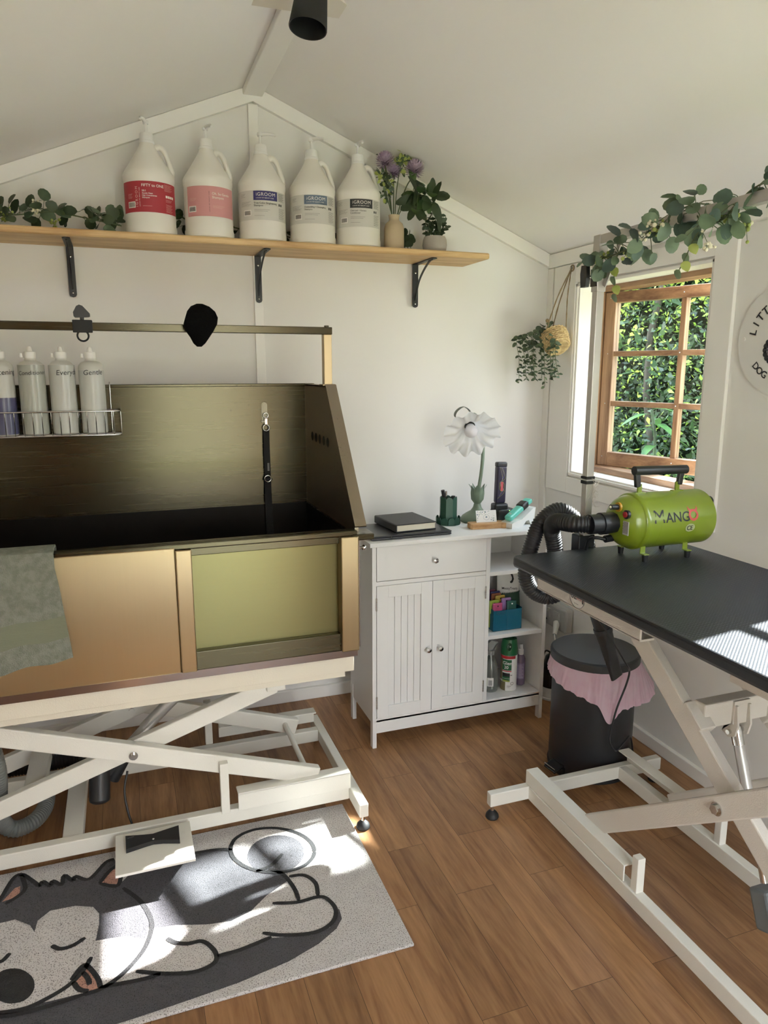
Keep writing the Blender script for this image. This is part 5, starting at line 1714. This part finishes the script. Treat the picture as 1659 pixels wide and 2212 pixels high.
# ------------------------------------------------------------------ the grooming table
TZ = .894
T = thing('grooming_table', 'grooming table with black ribbed top on white scissor lift', 'grooming table', (1.39, 1.25, 0))
b = MB()
out = rrect(1.082, 1.697, .62, 1.874, TZ, .028, 6)
lo = [V(p) - V((0, 0, .030)) for p in out]
n = len(out)
ins = rrect(1.088, 1.691, .626, 1.868, TZ, .024, 6)
b.poly([V(p) for p in ins], 0)
prof = [(0, 0), (.003, -.001), (.0052, -.004), (.006, -.008), (.006, -.023), (.004, -.029), (0, -.030)]
cc = V((1.3895, 1.247, 0))
ring_ = []
for o_, z_ in prof:
    w = o_ / .006
    ring_.append([V(p).lerp(V(q), w) + V((0, 0, z_)) for p, q in zip(ins, out)])
for A, B_ in zip(ring_, ring_[1:]):
    b.add(A + B_, [(i, (i + 1) % n, n + (i + 1) % n, n + i) for i in range(n)], 1, True)
b.poly(ring_[-1], 1)
top = b.build('table_top', [matmat(), pm('table_edge', '14171d', .38, var=.1)], T, 'black ribbed rubber table top')
for x, s in ((1.175, 1), (1.605, -1)):
    b = MB()
    b.box(x, x + s * .006, 1.385, 1.862, .784, .864, .001)
    b.box(x, x + s * .045, 1.385, 1.862, .782, .788, .001)
    b.box(x, x + s * .045, .72, 1.862, .858, .864, .001)
    b.box(x, x + s * .03, .70, 1.1, .80, .862, .001)
    b.build('top_channel', LIFTG, T)
b = MB()                                                 # oval maker's plate
fo = flat((1.1742, 1.652, .815), (0, -1, 0), (0, 0, 1))
b.poly([fo(.036 * math.cos(2 * PI * i / 40), .030 * math.sin(2 * PI * i / 40)) for i in range(40)], 0)
fo2 = flat((1.1736, 1.652, .815), (0, -1, 0), (0, 0, 1))
b.tube([fo2(.0345 * math.cos(2 * PI * i / 40), .0285 * math.sin(2 * PI * i / 40)) for i in range(40)], .0006, 4, 1, True)
b.text('OZ', .020, flat((1.1734, 1.652 + .031, .811), (0, -1, 0), (0, 0, 1)), 1, bold=.02)
b.text('WORLD', .0098, flat((1.1734, 1.652 + .003, .811), (0, -1, 0), (0, 0, 1)), 2)
b.text('Pet Care', .0055, flat((1.1734, 1.652 + .012, .797), (0, -1, 0), (0, 0, 1)), 1)
b.box(1.1730, 1.1736, 1.622, 1.626, .806, .826, 0, 1)
b.build('maker_plate', [WHITEM, LBK, pm('plate_red', 'b23a3a', .5)], T)
for x0, x1, da in ((1.222, 1.250, 0), (1.53, 1.558, 1)):
    arm('lift_arm', ((x0 + x1) / 2, 1.615, .115), ((x0 + x1) / 2, .72, .775), x1 - x0, .058, LIFTG, T)
for x0, x1 in ((1.253, 1.281), (1.499, 1.527)):
    arm('lift_arm', ((x0 + x1) / 2, 1.535, .785), ((x0 + x1) / 2, .70, .145), x1 - x0, .058, LIFTG, T)
for x, s in ((1.222, -1), (1.558, 1)):
    b = MB()
    b.cyl((x, 1.144, .462), (x + s * .003, 1.144, .462), .016, n=24)
    b.cyl((x + s * .003, 1.144, .462), (x + s * .011, 1.144, .462), .0115, n=6)
    b.build('bolt', CHROME, T)
b = MB()
b.box(1.281, 1.499, 1.262, 1.30, .588, .652, .004)
Rx = Matrix.Rotation(math.atan(.766), 3, 'X')
for x in (1.276, 1.504):
    b.obox((x, 1.285, .607), (.046, .075, .05), Rx, .003)
b.build('cross_brace', LIFTG, T)
b = MB()
for x in (1.368, 1.408):
    b.prism([(x, 1.262, .64), (x, 1.262, .59), (x, 1.29, .56), (x, 1.27, .55), (x, 1.25, .56), (x, 1.243, .59), (x, 1.25, .64)], (.006, 0, 0))
b.box(1.366, 1.416, 1.256, 1.264, .59, .65)
b.cyl((1.36, 1.265, .567), (1.422, 1.265, .567), .006, n=16, mat=1)
b.build('clevis_bracket', [LIFTG, CHROME], T)
dd = V((0, -.16, -.424)).normalized()
p0 = V((1.391, 1.267, .565))
b = MB()
b.cyl(p0 + dd * -.012, p0 + dd * .035, .0145, n=20)
b.cyl(p0 + dd * .035, p0 + dd * .19, .013, n=20, mat=1)
b.cyl(p0 + dd * .19, p0 + dd * .36, .0085, n=20)
b.build('actuator_tube', [CHROME, ALU], T)
b = MB()
b.obox(p0 + dd * .42, (.055, .055, .10), Matrix.Rotation(-.36, 3, 'X'), .008)
b.build('actuator_motor', pm('motor_grey', '6d7274', .5, var=.15), T)
for x in (1.187, 1.546):
    b = MB()
    b.box(x, x + .031, .40, 1.882, .045, .091, .003)
    b.build('floor_beam', LIFT, T)
for y in (1.88, .43):
    MB().box(1.046, 1.727, y, y + .027, .046, .092, .003).build('floor_crossbar', LIFT, T)
for x, s, y0 in ((1.1875, 1, 1.397), (1.60, -1, 1.52)):
    b = MB()
    b.box(x, x + s * .005, y0, 1.902, .094, .142, .002)
    b.box(x, x + s * .044, y0, 1.902, .138, .143, .002)
    b.build('guide_channel', LIFT, T)
for x, y in ((1.193, 1.350), (1.551, 1.43)):
    MB().box(x, x + .024, y, y + .024, .088, .19, .002).build('stop_post', LIFT, T)
for x, y in ((1.06, 1.893), (1.713, 1.893), (1.06, .443), (1.713, .443)):
    f = MB().lathe([(.0001, .0), (.0195, 0), (.022, .005), (.0205, .013), (.014, .022), (.006, .028), (.0001, .028)], (x, y, 0)).build('foot', RUBBER, T, 'black round levelling foot')
    MB().cyl((x, y, .024), (x, y, .05), .006).build('foot_screw', CHROME, f)

# the upright arm clamped to the end of the table
t = thing('grooming_post', 'polished steel grooming arm post clamped to the table end', 'grooming arm', (1.358, 1.89, .86))
px, py = 1.358, 1.889
b = MB()
b.box(px - .0125, px + .0125, py - .0125, py + .0125, .80, 1.80, .0015)
b.build('post', POLE, t)
b = MB()
b.box(px - .0155, px + .0155, py - .0155, py + .0155, 1.675, 1.835, .002)
b.bar((px + .004, py - .02, 1.69), (px + .004, py - .085, 1.805), .018, .003, (1, 0, 0))
b.build('sleeve', POLE, t)
MB().box(px - .013, px + .013, .68, py + .012, 1.808, 1.834, .0015).build('overhead_arm', POLE, t)
b = MB()
b.box(px - .03, px + .03, 1.8755, 1.918, .85, .935, .004)
b.box(px - .03, px + .03, 1.80, 1.90, .832, .852, .003)
b.build('table_clamp', BLACK, t)
b = MB()
b.cyl((px - .0155, py, 1.715), (px - .03, py, 1.715), .007, n=16, mat=1)
b.cyl((px - .03, py, 1.715), (px - .042, py, 1.715), .0045, n=12, mat=1)
b.prism([(px - .042, py - .012, 1.748), (px - .042, py + .012, 1.748), (px - .042, py + .016, 1.725), (px - .042, py + .012, 1.686), (px - .042, py - .012, 1.686), (px - .042, py - .016, 1.712)], (-.013, 0, 0))
b.prism([(px - .0155, py + .014, 1.74), (px - .0155, py + .014, 1.69), (px - .0155, py - .014, 1.69), (px - .0155, py - .010, 1.73)], (-.004, 0, 0))
b.build('clamp_knob', [BLACK, CHROME], t)
b = MB()
b.box(px - .0155, px + .0155, py - .0155, py + .0155, 1.098, 1.108, .001)
b.box(px - .0155, px + .0155, py - .0155, py + .0155, 1.113, 1.122, .001)
b.build('rubber_band', RUBBER, t)
b = MB()
rnd = random.Random(77)
for k in range(70):
    p = V((px + .012, py - .014, rnd.gauss(1.07, .018)))
    q = p + V((rnd.gauss(.006, .012), rnd.gauss(-.004, .01), rnd.gauss(0, .014)))
    b.tube([p, (p + q) / 2 + V((rnd.gauss(0, .004), 0, rnd.gauss(0, .004))), q], .0004, 4)
tag(b.build('hair_tuft', pm('dog_hair', 'd9d0c4', .9)), 'tuft of pale dog hair caught on the steel post', 'hair', None, 'stuff')
garland('leaf_garland', 'eucalyptus garland with pale buds wound along the overhead arm', [(px, 1.90, 1.78), (px - .02, 1.85, 1.765), (px - .022, 1.74, 1.772), (px - .025, 1.66, 1.79), (px, 1.60, 1.835), (px + .015, 1.54, 1.85), (px - .022, 1.47, 1.80), (px - .02, 1.40, 1.79), (px, 1.34, 1.845), (px + .01, 1.25, 1.85), (px - .02, 1.15, 1.80), (px, .98, 1.84)], 170, .042, random.Random(12), [leafmat('arm_leaf', '4a5f45', '6c8262', .2), leafmat('arm_leaf_dark', '2f433a', '48604f', .15)], .05, hang=.25)
for nm, pts in (('garland of three leaves hanging by the sleeve of the post', [(px - .01, 1.835, 1.77), (px - .02, 1.80, 1.74), (px - .015, 1.795, 1.70), (px - .012, 1.79, 1.66)]), ('thin leafy tendril hanging from the middle of the overhead arm', [(px - .02, 1.46, 1.79), (px - .03, 1.48, 1.755), (px - .02, 1.51, 1.725), (px - .02, 1.53, 1.695)])):
    P = smoothpath(pts, 5)
    t = thing('leaf_tendril', nm, 'tendril', P[0], 'tendrils of the arm garland')
    MB().tube(P, .0014, 5).build('stem', STEMM, t)
    lf = MB()
    for i, p in enumerate(P[3::3]):
        lf.leaf(p, ((-1) ** i * .4, (-1) ** i * .9, -.7), (-.7, -.7, .3), .04, .024, i % 2, .2, 1)
    lf.build('foliage', [leafmat('tendril_leaf', '5b7150', '7f9670', .25), LIME], t)

# ------------------------------------------------------------------ the dryer
DG = pm('dryer_green', '788c1e', .28, var=.03, coat=.3)
t = thing('pet_dryer', 'lime green cylindrical pet dryer with black hose on the table', 'dryer', (1.49, 1.73, TZ))
dz, R = 1.007, .0825
dy = 1.728
b = MB()
pr = [(.0001, .320), (.052, .319), (.062, .314), (.07, .304), (R, .30), (R, .068), (R + .002, .062), (R + .002, .052), (R, .048), (R - .004, .046), (R - .006, .04), (R - .010, .026), (R - .020, .012), (R - .034, .003), (.03, .0), (.0001, -.001)]
b.lathe(pr, (1.345, dy, dz), (1, 0, 0), 64)
b.lathe([(R + .0006, .098), (R + .0006, .0985)], (1.345, dy, dz), (1, 0, 0), 48)
b.build('dryer_body', DG, t)
b = MB()
F_ = lambda a, c_: (lambda th: V((1.416 + a, dy - (R + .0012) * math.cos(th), dz + (R + .0012) * math.sin(th))))(.08 + c_ / R)
b.text('M', .056, F_, 0)
b.text('ANG', .041, lambda a, c_: F_(a + .044, c_), 0, bold=.008, space=.93)
N = 26
for r0, r1 in ((.0105, .0175),):
    o_ = [F_(.1435 + r1 * math.cos(2 * PI * i / N), .0165 + r1 * math.sin(2 * PI * i / N)) for i in range(N)]
    i_ = [F_(.1435 + r0 * math.cos(2 * PI * i / N), .0165 + r0 * math.sin(2 * PI * i / N)) for i in range(N)]
    b.add(o_ + i_, [(i, (i + 1) % N, N + (i + 1) % N, N + i) for i in range(N)], 1)
for s in (-1, 1):
    b.poly([F_(.1435 + s * x, .0165 + y) for x, y in ((.006, .015), (.013, .011), (.0175, .017), (.0165, .029), (.0135, .021))], 1)
b.poly([F_(.133 + .017 * math.cos(2 * PI * i / 30), -.021 + .0125 * math.sin(2 * PI * i / 30)) for i in range(30)], 2)
G_ = lambda a, c_: (lambda th: V((1.416 + a, dy - (R + .0018) * math.cos(th), dz + (R + .0018) * math.sin(th))))(.08 + c_ / R)
b.text('CE', .019, lambda a, c_: G_(a + .1205, c_ - .0275), 0, bold=.005, space=.95)
b.build('dryer_lettering', [LBK, pm('letter_red', 'c4473a', .5), pm('ce_patch', 'a8b07a', .5)], t)
b = MB()
for a in (.0, ):
    pass
hz = dz + R
b.cyl((1.402, dy, 1.157), (1.592, dy, 1.153), .0135, n=20)
for x, s in ((1.412, 1), (1.575, -1)):
    b.bar((x, dy, 1.152), (x + s * .006, dy, hz + .018), .014, .018, (1, 0, 0), .004)
b.build('dryer_handle', BLACK, t)
b = MB()
for x in (1.424, 1.562):
    b.box(x - .006, x + .008, dy - .004, dy + .004, hz - .002, hz + .028, .002)
    b.box(x - .018, x + .02, dy - .008, dy + .008, hz - .002, hz + .0025, .001)
b.build('handle_bracket', DG, t)
for fx, fy in ((1.416, 1.683), (1.571, 1.683), (1.571, 1.775), (1.416, 1.775)):
    s = -1 if fy < dy else 1
    b = MB()
    yy = dy + s * .043
    zz = dz - math.sqrt(R * R - .043 ** 2)
    b.box(fx - .009, fx + .009, yy - .0015, yy + .0015, .915, zz + .006, .0008)
    b.box(fx - .009, fx + .009, min(yy, yy + s * .02), max(yy, yy + s * .02), .915, .918, .0008)
    b.box(fx - .009, fx + .009, min(yy, yy - s * .012), max(yy, yy - s * .012), zz + .001, zz + .0035, .0005)
    br = b.build('foot_bracket', DG, t)
    MB().cyl((fx, yy + s * .012, TZ + .0006), (fx, yy + s * .012, .9145), .0075, .0095).build('rubber_foot', RUBBER, br)
FX = 1.3445
b = MB()
b.cyl((FX + .004, dy - .012, dz + .048), (FX - .002, dy - .012, dz + .048), .014, n=24, mat=1)
b.cyl((FX - .001, dy - .012, dz + .048), (FX - .028, dy - .014, dz + .050), .0085, .0075)
b.ball((FX - .0285, dy - .014, dz + .05), .004, 2, 8, 6)
b.build('speed_knob', [BLACK, pm('knob_ring', 'b98a1e', .4), CREAM], t)
b = MB()
b.lathe([(.0125, -.004), (.0135, .004), (.010, .0055), (.0001, .0055)], (FX + .004, dy - .048, dz + .032), (-1, 0, 0), 24)
b.lathe([(.0085, .0), (.0085, .009), (.0001, .0105)], (FX + .004, dy - .048, dz + .032), (-1, 0, 0), 20, 1)
b.build('power_switch', [BLACK, pm('switch_red', '9c2a2c', .25, var=.1)], t)
b = MB()
b.box(FX + .0005, FX + .002, dy - .062, dy - .037, dz - .028, dz + .012, 0)
for k in range(9):
    b.box(FX - .0002, FX + .001, dy - .060, dy - .04 + .002 * (k % 2), dz + .008 - k * .0038, dz + .0095 - k * .0038, 0, 1)
b.build('rating_label', [GREYP, LGR], t)
b = MB()
b.cyl((FX + .006, dy + .005, dz - .002), (FX - .03, dy + .005, dz - .002), .031, n=10)
b.cyl((FX - .03, dy + .005, dz - .002), (FX - .048, dy + .005, dz - .002), .0325, n=36)
b.cyl((FX - .048, dy + .005, dz - .002), (FX - .085, dy + .006, dz - .002), .029, n=28)
b.cyl((FX + .01, dy + .02, dz - .052), (FX - .016, dy + .02, dz - .054), .011, n=12)
b.tube(smoothpath([(FX - .016, dy + .02, dz - .054), (FX - .04, dy + .03, dz - .05), (FX - .05, dy + .05, dz - .06), (FX - .045, dy + .07, dz - .095)], 6), .005, 8)
b.build('hose_connector', BLACK, t)
MB().lathe([(.0001, 0), (.0155, 0), (.0155, .02), (.009, .021), (.009, .027), (.0001, .028)], (1.6635, dy - .01, dz + .045), (1, 0, 0), 20).build('rear_knob', BLACK, t)
b = MB()
hp = [(FX - .08, dy + .006, dz - .002), (1.225, 1.765, 1.004), (1.222, 1.84, .995), (1.262, 1.93, .955), (1.285, 1.945, .89), (1.30, 1.945, .80), (1.318, 1.955, .735), (1.296, 1.985, .705), (1.235, 1.99, .735), (1.21, 1.99, .80), (1.232, 1.99, .90), (1.268, 1.995, .965), (1.335, 1.99, .995), (1.40, 1.96, .93), (1.43, 1.945, .80), (1.425, 1.915, .70), (1.432, 1.89, .645)]
hose(b, hp, .027, .0085)
b.build('flexible_hose', pm('hose_black', '15161a', .4, var=.15), t)
b = MB()
n0, n1 = V((1.43, 1.892, .66)), V((1.497, 1.862, .44))
d = (n1 - n0).normalized()
b.cyl(n0, n0 + d * .05, .028, .027)
b.cyl(n0 + d * .05, n0 + d * .066, .0305)
sd = d.cross(V((.3, -1, 0))).normalized(); up = sd.cross(d)
rws = []
for s, w, h in ((.066, .025, .025), (.10, .024, .022), (.16, .025, .014), (.232, .027, .007)):
    rws.append([n0 + d * s + sd * w * math.copysign(abs(math.cos(a)) ** .6, math.cos(a)) + up * h * math.copysign(abs(math.sin(a)) ** .6, math.sin(a)) for a in [2 * PI * i / 24 for i in range(24)]])
for A, B_ in zip(rws, rws[1:]):
    b.add(A + B_, [(i, (i + 1) % 24, 24 + (i + 1) % 24, 24 + i) for i in range(24)], 0, True)
b.poly(rws[-1])
b.build('air_nozzle', BLACK, t)
b = MB()
b.tube(smoothpath([(1.395, 1.903, .845), (1.372, 1.905, .77), (1.39, 1.89, .70), (1.435, 1.828, .60), (1.50, 1.822, .50), (1.545, 1.86, .455), (1.548, 1.875, .40), (1.52, 1.885, .30), (1.508, 1.89, .20), (1.51, 1.86, .17), (1.555, 1.875, .185), (1.62, 1.92, .17), (1.67, 1.955, .06), (1.71, 1.975, .008), (1.83, 2.0, .006)], 9), .0034, 6)
tag(b.build('dryer_cable', BLACK), 'thin black cord hanging in front of the bin to floor', 'cord')

# ------------------------------------------------------------------ ceiling light
t = thing('ceiling_spotlight', 'black cone spotlight hanging from the roof ridge', 'ceiling light', (.53, 1.93, 2.43))
o, ax = V((.487, 1.90, 2.262)), V((.16, .10, .98)).normalized()
b = MB()
b.lathe([(.0465, 0), (.047, .002), (.031, .155), (.028, .16), (.0001, .16)], o, ax, 40)
b.lathe([(.0465, .0), (.0445, .001), (.03, .14), (.0001, .142)], o, ax, 40, 1)
b.build('lamp_shade', [BLACKM, BLACK], t)
MB().cyl(o + ax * .155, o + ax * .175, .014).cyl(o + ax * .17, (.535, 1.93, 2.452), .008).build('lamp_arm', BLACK, t)
b = MB()
b.prism([(.35, 2.233, 2.440), (.756, 2.219, 2.440), (.636, 2.12, 2.440), (.60, 1.80, 2.440), (.42, 1.80, 2.440), (.40, 2.10, 2.440)], (0, 0, .006))
tag(b.build('ceiling_plate', pm('ceiling_plate', 'ded6c8', .35, var=.03)), 'pale pointed plate on the roof ridge behind the spotlight', 'ceiling plate')

# ------------------------------------------------------------------ on the floor
b = MB()
rx0, rx1, ry0, ry1 = -.62, .614, 1.476, 2.122
b.box(rx0, rx1, ry0, ry1, .0005, .009, .003)
zz = .0094
for i, (m, pts) in enumerate(RUG_FILLS):
    b.poly([(min(max(x, rx0 + .002), rx1 - .002), min(max(y, ry0 + .002), ry1 - .002), zz + i * .00012) for x, y in pts], {'grey': 1, 'pale': 2, 'coral': 3, 'black': 4}[m])
zz += .0016
for s_ in RUG_STROKES:
    cl = [V((x, y, zz)) for x, y in s_]
    P = smoothpath(cl, 5)
    n = len(P)
    vs = []
    for i, p in enumerate(P):
        d = (P[min(i + 1, n - 1)] - P[max(i - 1, 0)])
        d = d.normalized() if d.length > 1e-6 else V((1, 0, 0))
        sd = V((-d.y, d.x, 0)) * (.0062 if 0 < i < n - 1 else .004)
        vs += [p - sd, p + sd]
    b.add(vs, [(2 * i, 2 * i + 1, 2 * i + 3, 2 * i + 2) for i in range(n - 1)], 4)
rug = b.build('dog_print_rug', [rugmat('rug_cream', 'd3cecb', '77706c'), rugmat('rug_grey', '4c4b50', '2c2b2e'), rugmat('rug_pale', 'd8d2cf', '7d7672'), rugmat('rug_coral', 'bd8a78', '7d564a'), rugmat('rug_black', '202022', '111112')])
tag(rug, 'cream rug printed with a sleeping grey and white husky puppy', 'rug')

t = thing('foot_pedal', 'white metal pedal guard with black rocker on the rug', 'foot pedal', (.0, 1.97, .012))
b = MB()
b.box(-.10, .112, 1.875, 2.058, .096, .1, .001)
for x in (-.10, .108):
    b.prism([(x, 1.885, .097), (x, 2.056, .097), (x, 2.056, .0125), (x, 2.03, .0125)], (.004, 0, 0))
b.box(-.10, .112, 2.054, 2.058, .0125, .098, .001)
b.box(-.10, .112, 1.875, 1.878, .092, .098, .001)
b.build('pedal_guard', LIFT, t)
b = MB()
bt = [(-.071, 1.963), (-.072, 2.028), (-.02, 2.016), (.004, 2.012), (.03, 2.018), (.078, 2.028), (.076, 1.957), (.03, 1.973), (.004, 1.978), (-.02, 1.974)]
b.prism([(x, y, .1004) for x, y in bt], (0, 0, .013))
b.box(-.066, -.048, 2.014, 2.019, .1134, .1140, 0, 1)
b.ball((.004, 1.986, .1136), .004, 1, 10, 6, (1, 1, .4))
b.build('rocker', [BLACK, CHROME], t)
t = thing('motor_cable', 'black lead running from the lift motor to floor', 'cord', (-.1, 2.2, .2))
MB().tube(smoothpath([(-.058, 2.212, .215), (-.07, 2.185, .16), (-.06, 2.155, .09), (-.04, 2.14, .03), (-.02, 2.06, .03), (-.01, 2.066, .012)], 8), .0035, 6).build('lead', BLACK, t)
b = MB()
hose(b, [(-.43, 2.20, .50), (-.425, 2.2, .40), (-.415, 2.21, .28), (-.43, 2.25, .14), (-.425, 2.29, .06), (-.395, 2.30, .034), (-.35, 2.33, .032), (-.325, 2.39, .034), (-.32, 2.44, .05), (-.325, 2.456, .075)], .026, .0085)
tag(b.build('drain_hose', pm('hose_grey', '70736f', .45, var=.08)), 'grey corrugated drain hose looping under the bath', 'hose')
b = MB()
hose(b, [(-.62, 2.66, .05), (-.45, 2.66, .052), (-.33, 2.66, .05), (-.22, 2.665, .052), (-.16, 2.67, .04)], .03, .010)
tag(b.build('vacuum_hose', BLACK), 'black corrugated hose on floor behind the lift frame', 'hose')

# ------------------------------------------------------------------ light and camera
w = bpy.data.worlds.new('sky')
SC.world = w
w.use_nodes = True
nt = w.node_tree
bg = nt.nodes['Background']
tc = nt.nodes.new('ShaderNodeTexCoord')
sp = nt.nodes.new('ShaderNodeSeparateXYZ')
rp = nt.nodes.new('ShaderNodeValToRGB')
nt.links.new(tc.outputs['Generated'], sp.inputs[0])
nt.links.new(sp.outputs[2], rp.inputs[0])
rp.color_ramp.elements[0].color, rp.color_ramp.elements[1].color = (1.0, .96, .92, 1), (.60, .77, 1.0, 1)
rp.color_ramp.elements[0].position, rp.color_ramp.elements[1].position = 0.0, .8
nt.links.new(rp.outputs[0], bg.inputs[0])
bg.inputs[1].default_value = WORLD
def lamp(name, kind, energy, loc, aim, col=(1, 1, 1), **k):
    l = bpy.data.lights.new(name, kind)
    l.energy, l.color = energy, col
    for a, v in k.items():
        setattr(l, a, v)
    o = bpy.data.objects.new(name, l)
    COL.objects.link(o)
    o.location = loc
    o.rotation_euler = V(aim).to_track_quat('-Z', 'Y').to_euler()
    return o
el, az = math.radians(39), math.radians(10.5)
lamp('sun', 'SUN', SUN, (8, 3, 6), (-math.cos(el) * math.cos(az), -math.cos(el) * math.sin(az), -math.sin(el)), (1, .985, .97), angle=math.radians(.9))
def portal(name, loc, aim, sx, sy):
    o = lamp(name, 'AREA', 1, loc, aim, shape='RECTANGLE', size=sx, size_y=sy)
    o.data.cycles.is_portal = True
portal('window_light', (2.06, 2.35, 1.395), (-1, 0, 0), .82, .78)
portal('window_light', (2.06, .965, 1.395), (-1, 0, 0), .82, .80)
portal('door_light', (.70, FW - .02, 1.0), (0, 1, 0), 1.05, 2.0)
cam = bpy.data.cameras.new('camera')
co = bpy.data.objects.new('camera', cam)
COL.objects.link(co)
cam.sensor_fit = 'HORIZONTAL'
cam.sensor_width = 36.0
cam.lens = 1560.0 / 1659.0 * 36.0
cam.clip_start = .02
p, y = math.radians(11.2), math.radians(19.8)
fw = V((math.sin(y) * math.cos(p), math.cos(y) * math.cos(p), -math.sin(p)))
co.location = (0, 0, 1.45)
co.rotation_euler = fw.to_track_quat('-Z', 'Y').to_euler()
SC.camera = co
SC.view_settings.view_transform = 'Standard'
SC.view_settings.look = 'None'
SC.view_settings.exposure = EXPO
SC.view_settings.gamma = 1.1
SC.cycles.max_bounces = 8
SC.cycles.diffuse_bounces = 5
SC.cycles.glossy_bounces = 4
SC.cycles.adaptive_threshold = 0.05
SC.cycles.adaptive_min_samples = 24
SC.cycles.transparent_max_bounces = 12
SC.cycles.sample_clamp_indirect = 6
SC.cycles.use_denoising = True
